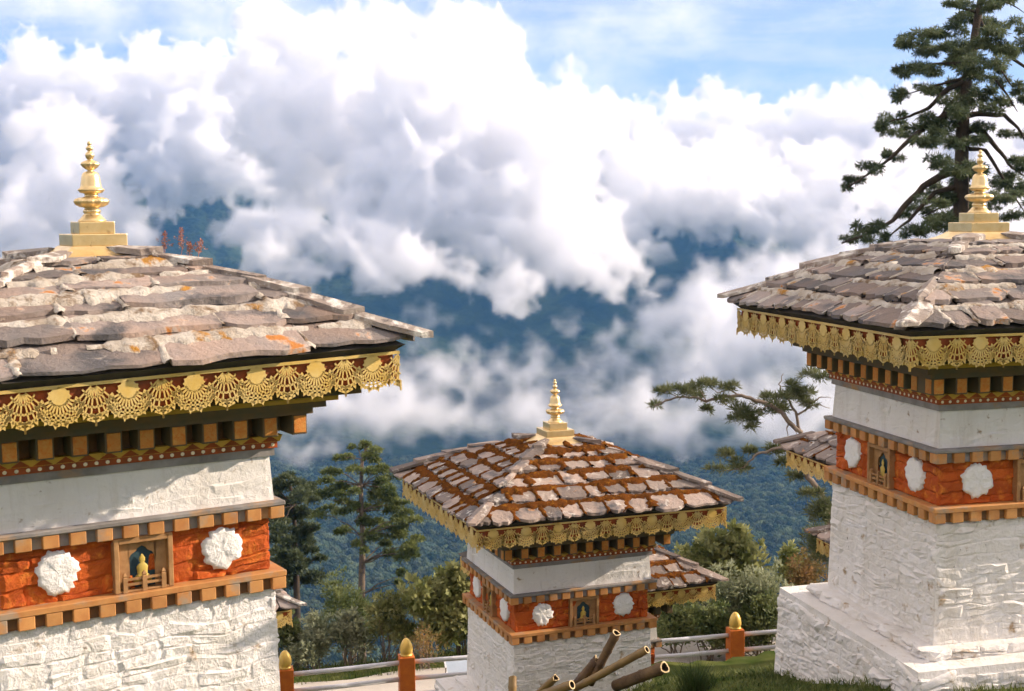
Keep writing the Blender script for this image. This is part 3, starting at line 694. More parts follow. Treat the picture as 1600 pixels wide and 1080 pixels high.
            # fillet under the lower edge of the course above
            if ri + 1 < len(rows) and joint > 0.05:
                wn = rows[ri + 1]
                n = int(wn * 2 / 0.035)
                ribbon([(-wn + 2 * wn * k / n, wn + bw * 0.62 + rnd.uniform(-.008, .008), roof_z(wn + bw * .6) + lift0 * (wn + bw * .6 - wt) / (wl - wt) + th * 0.95) for k in range(n + 1)], bw, 0.030, T, joint, seed=ri * 3.7)
        # hip capping slabs on the hips to the right and left of this face
        for sgn in ((1, -1) if face == 'front' else ((1,) if face == 'right' else (-1,))):
            for ri, wl in enumerate(rows):
                wb, wt = wl + (eave if ri == 0 else 0.0) + rnd.uniform(-.05, .03)*(ri > 0), max(wl - rnd.uniform(0.28, 0.4), 0.2)
                ww = rnd.uniform(0.06, 0.17)
                th_ = rnd.uniform(0.035, 0.06)
                if ri and rnd.random() < 0.18: continue
                def hp(w_, off):      # off>0 on this face, <0 round the corner
                    z = roof_z(w_) + 0.045 + 0.045 * (w_ - wt) / (wb - wt) + rnd.uniform(-.006, .006)
                    w_ += rnd.uniform(-.018, .018); off *= rnd.uniform(.75, 1.2)
                    if off >= 0: return (sgn * (w_ - off), w_, z)
                    return (sgn * w_, w_ + off, z)
                o_ = [hp(wb, ww * rnd.uniform(.7, 1)), hp(wb + .02, 0), hp(wb, -ww * rnd.uniform(.7, 1)), hp((wb + wt) / 2, -ww * 1.05), hp(wt, -ww * .7), hp(wt, 0), hp(wt, ww * .7), hp((wb + wt) / 2, ww * 1.05)]
                lo = [Vector(p) for p in o_]; hi = [Vector((p[0], p[1], p[2] + th_ * (1.0 if k in (1, 5) else 0.75))) for k, p in enumerate(o_)]
                vs = [T(v) for v in lo + hi]; n = 8
                fs = [(0, 7, 5, 1), (7, 6, 5), (1, 5, 3, 2), (5, 4, 3)] + [(8 + 0, 8 + 1, 8 + 5, 8 + 7), (8 + 7, 8 + 5, 8 + 6), (8 + 1, 8 + 2, 8 + 3, 8 + 5), (8 + 5, 8 + 3, 8 + 4)]
                fs += [(i, (i + 1) % n, n + (i + 1) % n, n + i) for i in range(n)]
                o = mesh_obj('hip_slate', vs, fs, M['hipslate'] if mat is M['slatelime'] else mat, roof)
                bm = bmesh.new(); bm.from_mesh(o.data); bmesh.ops.recalc_face_normals(bm, faces=bm.faces); bm.to_mesh(o.data); bm.free()
    if jb.v:
        j = jb.obj('moss' if joint_mat is M['moss'] else 'mortar', joint_mat, roof, smooth=True); j['kind'] = 'stuff'
    return roof
def joint_keep(a_, w_):
    return 0.55 + 0.9 * mnoise.noise(Vector((a_ * 2.3, w_ * 2.9, rnd_seed)))
rnd_seed = 0.0

SHARED = {}
def shared_box(key, dims, bev=0.006):
    """bevelled block, mesh shared between alike pieces; dims = (x0,x1,y0,y1,z0,z1)"""
    if key not in SHARED:
        mb = MB(); mb.box(*dims)
        m = bpy.data.meshes.new(key); m.from_pydata(mb.v, [], mb.f); m.update()
        bm = bmesh.new(); bm.from_mesh(m); bmesh.ops.bevel(bm, geom=list(bm.edges), offset=bev, segments=1, affect='EDGES'); bm.to_mesh(m); bm.free()
        SHARED[key] = m
    return SHARED[key]
def put(name, mesh, mat, parent, loc, rz):
    key = mesh.name + mat.name
    if key not in SHARED:
        mm = mesh.copy(); mm.materials.clear(); mm.materials.append(mat); SHARED[key] = mm
    o = bpy.data.objects.new(name, SHARED[key]); o.location = loc; o.rotation_euler = (0, 0, rz)
    return link(o, parent)

def make_chorten(label, loc, yaw, faces=('front', 'left'), roof_faces=('front', 'left', 'right'), lime=True, H=1.15, tilt=0.0, joint=0.7, seed=1.0, simple=False, stone_hr=(0.065, 0.13), stone_lr=(0.14, 0.4), plinth=True, slate_lr=(0.2, 0.46), jw=0.03, bw=0.06, eave=0.05):
    global rnd_seed
    rnd_seed = seed; rnd.seed(int(seed * 100))
    PD = 1.25                                             # plinth depth under the wall
    root = empty('chorten', (loc[0], loc[1], loc[2] - H), yaw)
    tag(root, label, 'chorten', 'white stone chortens on the terraces')
    Z = H
    # lower wall
    mb = MB(); mb.frustum(0.965, Z - H - 0.05, 0.93, Z + 0.02)
    wall = mb.obj('lower_wall', M['white'], root)
    if not simple:
        for f in faces:
            stone_wall(f, lambda z: 0.963 - 0.03 * (z / H), 0.945, Z - H, Z - 0.01, stone_hr, stone_lr, (0.002, 0.010), M['white'], wall, rough=0.9)
    # plinth
    if plinth:
        mb = MB(); mb.frustum(1.36, Z - H - PD, 1.31, Z - H + 0.0)
        pl = mb.obj('plinth', M['white'], root)
        if not simple:
            for f in faces:
                stone_wall(f, lambda z: 1.31 + 0.05 * (H - H + (0 - z) / PD), 1.32, -PD, -0.06, (0.07, 0.14), (0.14, 0.38), (0.005, 0.02), M['white'], pl, rough=0.7)
            # a low rough step between wall and plinth
            mb = MB(); mb.frustum(1.10, Z - H - 0.02, 1.07, Z - H + 0.085); st_ = mb.obj('step', M['white'], root)
            for f in faces:
                stone_wall(f, lambda z: 1.085, 1.08, 0.0, 0.085, (0.05, 0.085), (0.16, 0.45), (0.01, 0.03), M['white'], st_, rough=0.7)
            # coping slabs on the plinth edge
            for f in faces:
                a_ = -1.36
                while a_ < 1.3:
                    l = min(rnd.uniform(0.18, 0.42), 1.36 - a_)
                    T = face_T(f, 0.0); n0 = rnd.uniform(1.29, 1.35); zt = rnd.uniform(-0.02, 0.02)
                    vs = [T((a_ + .01 + rnd.uniform(0, .02), n, z)) for z in (-0.09 + rnd.uniform(-.02, .02), zt) for n in (0.97, n0)] + [T((a_ + l - .01 - rnd.uniform(0, .02), n, z)) for z in (-0.09, zt + rnd.uniform(-.015, .015)) for n in (0.97, n0 + rnd.uniform(-.04, .04))]
                    vs = [v if k % 2 == 0 else v + Vector((0, 0, -0.085 + rnd.uniform(-.02, .02))) for k, v in enumerate(vs)]
                    o = mesh_obj('coping_stone', vs, [(0, 2, 3, 1), (4, 5, 7, 6), (0, 1, 5, 4), (2, 6, 7, 3), (1, 3, 7, 5), (0, 4, 6, 2)], M['white'], pl)
                    add_bevel(o, 0.018, 2); o.data.shade_smooth()
                    a_ += l
    # lower band
    mb = MB(); mb.ring(0.90, 0.958, Z + 0.0, Z + 0.088)
    band = mb.obj('lower_band', M['hole'], root)
    mb = MB(); mb.ring(0.86, 1.004, Z + 0.088, Z + 0.134)
    add_bevel(mb.obj('ledge', M['wood'], band), 0.006)
    mb = MB(); mb.ring(0.86, 0.958, Z + 0.512, Z + 0.60)
    band2 = mb.obj('upper_band', M['greywood'], root)
    mb = MB(); mb.ring(0.86, 1.008, Z + 0.60, Z + 0.636)
    add_bevel(mb.obj('ledge', M['greywood'], band2), 0.008)
    blk = shared_box('dentil_block', (-0.052, 0.052, -0.045, 0.0, -0.044, 0.044), 0.005)
    for bnd, zc_, mt_ in ((band, Z + 0.044, M['wood']), (band2, Z + 0.556, M['wood'])):
        for f in faces:
            for k in range(12):
                a_ = -0.948 + 1.896 * k / 11
                if k in (0, 11): a_ = math.copysign(0.9475, a_)
                if k == 0 and f == 'front' and 'left' in faces: pass
                p = face_T(f, 0.955 - 0.001 * (ROT[f] != 0))((a_, 0, zc_))
                # block outer face lies 1 cm proud of the back strip's ledge edge
                q = face_T(f, 1.0 - 0.002 * (ROT[f] != 0))((a_, 0, zc_))
                put('dentil_block', blk, mt_, bnd, (q[0], q[1], q[2]), ROT[f] + math.pi)
    # red frieze
    mb = MB(); mb.ring(0.80, 0.905, Z + 0.134, Z + 0.512)
    fr = mb.obj('frieze', M['red'], root)
    for f in faces:
        T = face_T(f, 0.905)
        stone_wall(f, lambda z: 0.905, 0.915, Z + 0.136, Z + 0.51, (0.08, 0.16), (0.14, 0.36), (0.008, 0.026), M['red'], fr, proud=0.0, skip=lambda a0, a1, z0, z1: a1 > -0.2 and a0 < 0.2 and not (a1 - 0.2 > .12 and False) and (a0 > -0.26 and a1 < 0.26), rough=0.5)
        for s_ in (-1, 1):
            vs = [T((s_ * 0.56, 0.046, Z + 0.335))]; fs = []; n = 40
            for lv, (q, dep) in enumerate(((0.45, 0.046), (0.8, 0.044), (1.0, 0.036), (1.0, -0.02))):
                for k in range(n):
                    an = 2 * math.pi * k / n
                    rr = 0.138 * q * (1 + 0.13 * mnoise.noise(Vector((math.cos(an) * 6.5, math.sin(an) * 6.5, seed * 2 + s_))) + 0.16 * mnoise.noise(Vector((math.cos(an) * 2.2, math.sin(an) * 2.2, seed + s_ * 3 + ROT[f]))) + (rnd.uniform(-0.08, 0.08) if lv >= 2 else 0))
                    vs.append(T((s_ * 0.56 + rr * math.cos(an), dep + (0.012 * mnoise.noise(Vector((rr * math.cos(an) * 22, rr * math.sin(an) * 22, seed + s_))) + rnd.uniform(-0.003, 0.003) if lv < 3 else 0), Z + 0.335 + rr * math.sin(an) * 1.05)))
            for k in range(n):
                k2 = (k + 1) % n
                fs.append((0, 1 + k, 1 + k2))
                for lv in range(3): fs.append((1 + lv * n + k, 1 + (lv + 1) * n + k, 1 + (lv + 1) * n + k2, 1 + lv * n + k2))
            mesh_obj('white_disc', vs, fs, M['disc'], fr, smooth=True)
        # niche with frame, painted back, figure and little balustrade
        r3 = Matrix.Rotation(ROT[f], 4, 'Z')
        T = face_T(f, 0.0)
        mb = MB()
        z0, z1 = Z + 0.136, Z + 0.508
        for a0, a1, b0, b1 in ((-0.2, -0.165, z0, z1), (0.165, 0.2, z0, z1), (-0.165, 0.165, z1 - 0.04, z1), (-0.165, 0.165, z0, z0 + 0.014)):
            mb.box(a0, a1, 0.86, 0.975, b0, b1, T)
        niche = mb.obj('niche', M['nichewood'], fr, recalc=True); add_bevel(niche, 0.004)
        mb = MB()      # cut-out board with a trefoil arch
        cxs = [(-0.165, z0 + .014), (-0.085, z0 + .014), (-0.085, z0 + .17), (-0.095, z0 + .20), (-0.075, z0 + .245), (-0.04, z0 + .265), (-0.028, z0 + .285), (0, z0 + .30), (0.028, z0 + .285), (0.04, z0 + .265), (0.075, z0 + .245), (0.095, z0 + .20), (0.085, z0 + .17), (0.085, z0 + .014), (0.165, z0 + .014)]
        top = [(x, z1 - .04) for x, _ in cxs]
        for i in range(len(cxs) - 1):
            if abs(cxs[i][0] - cxs[i + 1][0]) < 1e-6: continue
            q = [cxs[i], cxs[i + 1], top[i + 1], top[i]]
            mb.add([T((a_, 0.925, z)) for a_, z in q], [(0, 1, 2, 3)])
            mb.add([T((cxs[i][0], 0.925, cxs[i][1])), T((cxs[i + 1][0], 0.925, cxs[i + 1][1])), T((cxs[i + 1][0], 0.905, cxs[i + 1][1])), T((cxs[i][0], 0.905, cxs[i][1]))], [(0, 1, 2, 3)])
        mb.obj('arch_board', M['nichewood'], niche)
        mb = MB(); mb.box(-0.163, 0.163, 0.896, 0.907, z0 + .002, z1 - .002, T)
        mb.obj('painted_panel', M['teal'], niche, recalc=True)
        mb = MB()
        rr = Matrix.Rotation(ROT[f], 3, 'Z')
        body = MB(); body.lathe([(0.062, 0), (0.066, 0.018), (0.05, 0.036), (0.034, 0.05), (0.036, 0.075), (0.04, 0.1), (0.026, 0.118), (0.013, 0.126), (0.021, 0.14), (0.021, 0.158), (0.012, 0.172), (0.004, 0.186)], 12)
        c0 = T((0, 0.925, z0 + 0.055))
        mb.add([rr @ Vector((v[0], v[1] * 0.3, v[2])) + c0 for v in body.v], body.f)
        mb.obj('figure', M['figure'], niche, smooth=True)
        for a_ in (-0.13, 0.0, 0.13):
            mb = MB(); c0 = T((a_, 0.965, z0))
            mb.add([Vector(v) + c0 for v in [(x, y, z) for (r_, z) in ((0.015, 0), (0.015, 0.10), (0.010, 0.106), (0.014, 0.116), (0.003, 0.136)) for x, y in ((-r_, -r_), (r_, -r_), (r_, r_), (-r_, r_))]],
                   [(i * 4 + k, i * 4 + (k + 1) % 4, i * 4 + 4 + (k + 1) % 4, i * 4 + 4 + k) for i in range(4) for k in range(4)])
            mb.obj('baluster', M['nichewood'], niche)
        for zz in (0.045, 0.08):
            mb = MB(); mb.box(-0.13, 0.13, 0.958, 0.972, z0 + zz, z0 + zz + 0.016, T); mb.obj('rail', M['nichewood'], niche, recalc=True)
    # upper wall
    mb = MB(); mb.frustum(0.945, Z + 0.63, 0.925, Z + 0.97)
    uw = mb.obj('upper_wall', M['plaster'], root)
    if not simple:
        for f in faces:
            stone_wall(f, lambda z: 0.944 - 0.06 * (z - Z - 0.63), 0.925, Z + 0.64, Z + 0.955, (0.08, 0.13), (0.2, 0.5), (0.001, 0.005), M['plaster'], uw, rough=0.9)
    # cornice: grey board, dotted strip, zigzag, brackets, boards
    mb = MB(); mb.ring(0.80, 0.955, Z + 0.955, Z + 1.012); cor = mb.obj('cornice', M['darkwood'], root)
    cor.data.materials[0] = M['greywood']
    mb = MB(); mb.ring(0.80, 0.972, Z + 1.012, Z + 1.058); mb.obj('dotted_strip', M['redwood'], cor)
    mb = MB(); mb.ring(0.80, 0.985, Z + 1.058, Z + 1.105, 1.0); mb.obj('painted_strip', M['yellow'], cor)
    dots, zig = MB(), MB()
    for f in faces:
        T = face_T(f, 0.972)
        for k in range(27):
            a_ = -0.936 + 1.872 * k / 26
            n = 8
            c0 = len(dots.v)
            dots.add([T((a_, 0.008, Z + 1.035))] + [T((a_ + 0.014 * math.cos(2 * math.pi * q / n), 0.002, Z + 1.035 + 0.013 * math.sin(2 * math.pi * q / n))) for q in range(n)], [(0, 1 + q, 1 + (q + 1) % n) for q in range(n)])
        T = face_T(f, 0.985)
        for k in range(14):
            a_ = -0.98 + 1.96 * (k + 0.5) / 14
            zig.add([T((a_ - 0.062, 0.004, Z + 1.061)), T((a_ + 0.062, 0.004, Z + 1.061)), T((a_, 0.018, Z + 1.104)), T((a_ - 0.062, -0.004, Z + 1.061)), T((a_ + 0.062, -0.004, Z + 1.061)), T((a_, 0.006, Z + 1.104))], [(0, 1, 2), (3, 5, 4), (0, 3, 4, 1), (1, 4, 5, 2), (2, 5, 3, 0)])
    if dots.v:
        o = dots.obj('dot_row', M['dot'], cor, smooth=True); o['kind'] = 'stuff'
        o = zig.obj('zigzag_row', M['redwood'], cor); o['kind'] = 'stuff'
    mb = MB(); mb.ring(0.70, 0.93, Z + 1.105, Z + 1.285); mb.obj('beam_core', M['hole'], cor)
    br = shared_box('bracket_beam', (-0.056, 0.056, 0.0, 0.30, -0.072, 0.072), 0.005)
    fc = shared_box('bracket_face', (-0.044, 0.044, -0.006, 0.001, -0.060, 0.060), 0.003)
    nb = 11
    for f in faces:
        for k in range(nb):
            a_ = -1.075 + 2.15 * k / (nb - 1)
            # corner brackets run out diagonally in line with both faces: keep one per corner
            if k == 0 and f != faces[0] and f == 'right': continue
            if k == nb - 1 and f == 'left': continue
            q = face_T(f, 1.135)((a_, 0, Z + 1.19))
            o = put('bracket', br, M['darkwood'], cor, tuple(q), ROT[f])
            if simple: continue
            p2 = put('bracket_face', fc, M['bracket'], o, (0, 0, 0), 0)
        if 'left' in faces and f == 'front':   # the corner bracket's other face
            q = face_T('left', 1.132)((1.075, 0, Z + 1.19))
            o = put('bracket_end', fc, M['bracket'], cor, tuple(q), ROT['left'])
    mb = MB(); mb.ring(0.6, 1.165, Z + 1.262, Z + 1.312); mb.obj('board', M['darkwood'], cor)
    mb = MB(); mb.ring(0.6, 1.235, Z + 1.312, Z + 1.362); mb.obj('board', M['darkwood'], cor)
    mb = MB(); mb.ring(0.6, 1.30, Z + 1.362, Z + 1.412); mb.obj('board', M['yellow'], cor)
    mb = MB(); mb.ring(0.6, 1.42, Z + 1.412, Z + 1.47); mb.obj('board', M['darkwood'], cor)
    # roof carries the red eaves board and the gilded valance
    roof = make_roof(root, roof_faces, M['slatelime'] if lime else M['slate'], M['lime'] if lime else M['moss'], joint, Z, tilt, lr=slate_lr, jw=jw, bw=bw, eave=eave, jh=0.012 if lime else 0.024)
    mb = MB(); mb.ring(0.6, 1.615, 1.47, 1.668); mb.obj('eaves_board', M['redwood'], roof)
    for f in ('front', 'left', 'right', 'back'):
        q = face_T(f, 1.645)((0, 0, 1.668))
        o = bpy.data.objects.new('fringe', FRINGE); o.location = tuple(q); o.rotation_euler = (0, 0, ROT[f]); o.scale = (1, 1, 1.15); link(o, roof)
    # gilded cap
    if 'finial' not in SHARED:
        fm = finial_meshes()
        SHARED['finial'] = fm
    SHARED['finial'].obj('finial', M['gold'], root, smooth=True).location = (0, 0, Z)
    fin = [c for c in root.children if c.name.startswith('finial')][0]
    mb = MB()
    prof = [(0.36, 2.345), (0.33, 2.366), (0.275, 2.386), (0.23, 2.412), (0.201, 2.436), (0.15, 2.436)]
    for (w0, za), (w1, zb) in zip(prof, prof[1:]):
        mb.add([(-w0, -w0, za), (w0, -w0, za), (w0, w0, za), (-w0, w0, za), (-w1, -w1, zb), (w1, -w1, zb), (w1, w1, zb), (-w1, w1, zb)], [(0, 1, 5, 4), (1, 2, 6, 5), (2, 3, 7, 6), (3, 0, 4, 7)])
    mb.obj('skirt', M['gold'], fin)
    mb = MB(); mb.frustum(0.193, 2.436, 0.193, 2.520); add_bevel(mb.obj('base_block', M['gold'], fin), 0.006, 2)
    mb = MB(); mb.frustum(0.126, 2.520, 0.126, 2.607); add_bevel(mb.obj('upper_block', M['gold'], fin), 0.006, 2)
    return root

CH_M = (0.5588, 17.5208, -5.3861); CH_R = (4.2752, 12.3233, -2.6679); CH_L = (-2.9971, 9.6635, -2.6576)
make_chorten('chorten with rust coloured moss between its roof slates, in the middle, bamboo poles before it', CH_M, 0.3461, ('front', 'left'), ('front', 'left', 'right'), lime=False, joint=1.0, seed=1.37, H=1.15, jw=0.045, bw=0.055)
make_chorten('chorten at the right edge with dry pale grey roof, before the tall conifer', CH_R, 0.2455, ('front', 'left'), ('front', 'left'), lime=True, joint=0.8, seed=2.71, slate_lr=(0.22, 0.6), bw=0.06)
make_chorten('nearest and largest chorten at the left edge with lime patched roof', CH_L, 0.5541, ('front', 'right'), ('front', 'left', 'right'), lime=True, joint=0.9, seed=3.13, tilt=math.radians(1.6), stone_hr=(0.075, 0.16), stone_lr=(0.16, 0.46), plinth=False, slate_lr=(0.35, 0.95), jw=0.035, bw=0.07, eave=0.055)
make_chorten('small far chorten peeping out on the right behind the mossy roofed chorten', (1.16, 22.3, -7.75), 0.349, ('front', 'right'), ('front', 'right'), lime=False, joint=1.0, seed=4.9, simple=True, plinth=False)
make_chorten('far chorten of which only an eave corner shows beside the orange fence post, left', (-5.60, 20.75, -7.70), 0.454, ('front', 'right'), ('front', 'right'), lime=True, joint=0.3, seed=5.2, simple=True, plinth=False)
make_chorten('far chorten whose dark roof corner juts out left of the right chorten', (6.13, 18.83, -5.31), 0.2443, ('left',), ('left', 'front'), lime=False, joint=0.4, seed=6.4, simple=True, plinth=False)
make_chorten('lowest far chorten, a small eave corner above the white plinth on the right', (7.55, 22.95, -7.70), 0.2443, ('left',), ('left', 'front'), lime=False, joint=0.4, seed=7.7, simple=True, plinth=False)
# ------------------------------------------------------------------ path, fence and small things
def s_pt(s_, t_, z):      # s outwards, t along the terrace
    return Vector((-0.292 * s_ + 0.956 * t_, 0.956 * s_ + 0.292 * t_, z))
M['path'] = pbr('pale_concrete_path', (0.42, 0.38, 0.33), 0.95, var=(0.52, 0.48, 0.42), nscale=1.2, bump=0.6, bscale=25, bdist=0.01, spots=[((0.26, 0.22, 0.18), 3.0, 0.62, 0.78)])
vs, fs = [], []
for i in range(81):
    t_ = -20 + 0.5 * i
    for s_ in (23.9, 26.1 + 0.18 * mnoise.noise(Vector((t_ * .8, 1, 2)))):
        vs.append(tuple(s_pt(s_, t_, -9.335)))
for i in range(80): fs.append((i * 2, i * 2 + 1, i * 2 + 3, i * 2 + 2))
tag(mesh_obj('path', vs, fs, M['path']), kind='structure')

M['post'] = pbr('orange_fence_paint', (0.56, 0.15, 0.022), 0.6, var=(0.46, 0.11, 0.02), nscale=7, bump=0.4, bscale=30, bdist=0.006)
M['egg'] = pbr('gold_fence_cap', (0.75, 0.50, 0.12), 0.4, metal=0.3, spec=0.5, var=(0.66, 0.42, 0.10), nscale=9)
M['pipe'] = pbr('white_steel_pipe', (0.62, 0.63, 0.66), 0.4, spec=0.5, var=(0.52, 0.53, 0.56), nscale=6)
fence = empty('fence', (-4.23, 24.0, -9.36)); tag(fence, 'fence of orange posts with golden egg caps and white pipe rails beside the path', 'fence')
FP = [(-8.5, 22.7), (-6.38, 23.35), (-4.23, 24.0), (-2.05, 24.65), (0.10, 25.13), (2.25, 25.62), (4.40, 26.10), (6.55, 26.6), (8.7, 27.1), (10.9, 27.6)]
mbp = MB(); mbp.frustum(0.145, -9.5, 0.145, -8.34)
def rel(o, root):          # parent keeping world place
    o.parent = root; o.matrix_parent_inverse = root.matrix_basis.inverted(); return o
bpy.context.view_layer.update()
for i, (x, y) in enumerate(FP):
    mb = MB(); mb.add([(v[0] + x, v[1] + y, v[2]) for v in mbp.v], mbp.f)
    # turn the post with the fence line
    c, s_ = math.cos(0.22), math.sin(0.22)
    mb.v = [(x + (v[0] - x) * c - (v[1] - y) * s_, y + (v[0] - x) * s_ + (v[1] - y) * c, v[2]) for v in mb.v]
    p = rel(mb.obj('post', M['post']), fence); add_bevel(p, 0.012, 2)
    mb = MB(); mb.lathe([(0.085, -8.345), (0.118, -8.33), (0.118, -8.315), (0.100, -8.305), (0.118, -8.27), (0.124, -8.22), (0.112, -8.14), (0.082, -8.07), (0.045, -8.02), (0.004, -8.0)], 20, c=(x, y, 0))
    e = mb.obj('cap', M['egg'], None, smooth=True); e.parent = p
    if i + 1 < len(FP):
        x2, y2 = FP[i + 1]
        for zz in (-8.47, -8.79, -9.10):
            mb = MB(); mb.tube([(x, y, zz), ((x + x2) / 2, (y + y2) / 2, zz - 0.008), (x2, y2, zz)], [0.045] * 3, 10)
            rel(mb.obj('rail', M['pipe'], None, smooth=True), fence)

# pale tilted panel on the path, mostly hidden by the middle chorten
pe = empty('panel', px(716, 1062, 25.9)); tag(pe, 'pale blue tilted panel in a white frame on the path, left of the mossy chorten', 'panel')
M['panelblue'] = pbr('pale_blue_sheet', (0.42, 0.50, 0.58), 0.3, spec=0.5, var=(0.36, 0.44, 0.52), nscale=3)
M['whiteframe'] = pbr('white_frame_paint', (0.75, 0.76, 0.78), 0.5)
mb = MB(); mb.box(-0.18, 0.75, -0.01, 0.01, 0.0, 0.42); o = mb.obj('sheet', M['panelblue'], pe); o.rotation_euler = (-0.9, 0, 0.25)
mb = MB()
for a in ((-0.21, -0.18, -0.016, 0.016, -0.02, 0.45), (0.75, 0.78, -0.016, 0.016, -0.02, 0.45), (-0.18, 0.75, -0.016, 0.016, 0.42, 0.45), (-0.18, 0.75, -0.016, 0.016, -0.02, 0.0)): mb.box(*a)
o = mb.obj('frame', M['whiteframe'], pe); o.rotation_euler = (-0.9, 0, 0.25)
for xx in (-0.24, 0.72):
    mb = MB(); mb.tube([(xx, 0.05, -0.35), (xx, 0.1, 0.20)], [0.014, 0.014], 6); mb.obj('leg', M['darkwood'], pe)

# bamboo poles thrown against the middle chorten
M['bamboo'] = pbr('dry_bamboo', (0.30, 0.19, 0.065), 0.5, spec=0.4, var=(0.19, 0.115, 0.045), nscale=5, bump=0.4, bscale=40, bdist=0.004, spots=[((0.16, 0.11, 0.06), 7.0, 0.62, 0.76)])
M['oldbamboo'] = pbr('weathered_bamboo', (0.22, 0.135, 0.065), 0.7, var=(0.10, 0.06, 0.035), nscale=6, bump=0.9, bscale=30, bdist=0.012)
M['bamboo_in'] = pbr('bamboo_inside', (0.05, 0.032, 0.018), 0.9)
M['bamboo_cut'] = pbr('bamboo_cut_end', (0.62, 0.47, 0.26), 0.8)
def bamboo(label, A, B, r, mat, ragged=0.0, nodes=4):
    """A = lower end, B = open upper end"""
    A, B = Vector(A), Vector(B); ax = B - A; L_ = ax.length
    r *= 0.88; root = empty('bamboo_pole', A); tag(root, label, 'bamboo pole', 'bamboo poles by the middle chorten')
    q = ax.to_track_quat('Z', 'Y'); n = 18
    def T(p): return q @ Vector(p)
    mb = MB(); prof = [(r * 0.97, 0.0)]
    for k in range(nodes):
        z = L_ * (k + 0.6) / nodes
        prof += [(r * 0.97, z - 0.03), (r * 1.07, z - 0.006), (r * 1.07, z + 0.006), (r * 0.97, z + 0.03)]
    prof = [p for p in prof if p[1] < L_ - 0.01] + [(r * 0.97, L_)]
    for (rr, z) in prof:
        for k in range(n):
            a = 2 * math.pi * k / n
            zz = z - (ragged * (0.5 + 0.5 * math.sin(a * 2 + 1.0)) * (0.6 + 0.8 * rnd.random()) if z == L_ else 0)
            mb.v.append(tuple(T((rr * math.cos(a), rr * math.sin(a), zz))))
    m_ = len(prof)
    for i in range(m_ - 1):
        for k in range(n):
            mb.f.append((i * n + k, i * n + (k + 1) % n, (i + 1) * n + (k + 1) % n, (i + 1) * n + k))
    mb.f.append(tuple(range(n))[::-1])
    mb.obj('culm', mat, root, smooth=True)
    rim = MB(); top = [Vector(v) for v in mb.v[(m_ - 1) * n:]]
    inn = []
    for k in range(n):
        a = 2 * math.pi * k / n
        inn.append(top[k] - q @ Vector((r * 0.27 * math.cos(a), r * 0.27 * math.sin(a), 0)))
    rim.add(top + inn, [(k, (k + 1) % n, n + (k + 1) % n, n + k) for k in range(n)])
    rim.obj('cut_rim', M['bamboo_cut'], root)
    ins = MB(); ins.add(inn + [v - q @ Vector((0, 0, 0.25)) for v in inn], [(k, (k + 1) % n, n + (k + 1) % n, n + k) for k in range(n)] + [tuple(range(n, 2 * n))])
    ins.obj('hollow', M['bamboo_in'], root, smooth=True)
    return root
bamboo('steep weathered bamboo pole leaning highest against the wall of the mossy chorten', px(922, 1068, 15.3), px(964, 988, 15.0), 0.058, M['oldbamboo'], 0.012)
bamboo('straight yellow bamboo pole with a clean round cut end, lying aslant', px(898, 1076, 15.0), px(1011, 1015, 14.5), 0.050, M['bamboo'], 0.0)
bamboo('short dark broken bamboo stump behind the two crossed poles', px(898, 1072, 15.3), px(936, 1027, 15.2), 0.058, M['oldbamboo'], 0.04, 2)
bamboo('split brown bamboo gutter on the grass right of the other poles', px(962, 1072, 14.9), px(1040, 1042, 14.3), 0.075, M['oldbamboo'], 0.02, 3)
bamboo('low bamboo pole with a wide hollow end at the bottom edge', px(780, 1110, 14.9), px(894, 1070, 14.3), 0.058, M['bamboo'], 0.0)
bamboo('short yellow bamboo pole with a slanting cut behind the low one', px(822, 1100, 15.2), px(870, 1058, 14.8), 0.046, M['bamboo'], 0.03, 2)
bamboo('upright bamboo tube split open, at the front corner of the mossy chorten', px(799, 1190, 15.2), px(801, 1056, 15.5), 0.055, M['bamboo'], 0.02, 3)

# ------------------------------------------------------------------ grass
nr = np.random.default_rng(3)
gm = leaf_material('grass_blades', (0.045, 0.075, 0.018), (0.18, 0.20, 0.065), 3.5, 0.4, 0.0)
gv, gf = [], []
def blade(x, y, z, h, wdt, lean, az, az2):
    o = len(gv)
    dx_, dy_ = math.cos(az), math.sin(az); wx, wy = math.cos(az2) * wdt, math.sin(az2) * wdt
    gv.extend([(x - wx, y - wy, z), (x + wx, y + wy, z), (x + dx_ * lean * .4 + wx * .7, y + dy_ * lean * .4 + wy * .7, z + h * .6), (x + dx_ * lean * .4 - wx * .7, y + dy_ * lean * .4 - wy * .7, z + h * .6), (x + dx_ * lean, y + dy_ * lean, z + h)])
    gf.extend([(o, o + 1, o + 2, o + 3), (o + 3, o + 2, o + 4)])
def in_sq(x, y, c, yaw, h):
    dx_, dy_ = x - c[0], y - c[1]
    return abs(dx_ * math.cos(yaw) + dy_ * math.sin(yaw)) < h and abs(-dx_ * math.sin(yaw) + dy_ * math.cos(yaw)) < h
nbl = 0
while nbl < 34000:
    x, y = nr.uniform(-0.6, 6.6), nr.uniform(8.8, 15.6)
    s_ = -0.292 * x + 0.956 * y
    if s_ < 8.2 or s_ > 14.6 or in_sq(x, y, CH_R, 0.2455, 1.33) or in_sq(x, y, CH_M, 0.3461, 1.0): continue
    cl = 0.5 + 0.5 * mnoise.noise(Vector((x * 1.7, y * 1.7, 3)))
    z = near_z(x, y) - 0.02
    for k in range(3):
        h = nr.uniform(0.03, 0.13) * (0.3 + 1.1 * cl)
        blade(x + nr.uniform(-.03, .03), y + nr.uniform(-.03, .03), z, h, nr.uniform(.003, .007), h * nr.uniform(.2, .9), nr.uniform(0, 6.28), nr.uniform(0, 6.28))
    nbl += 3
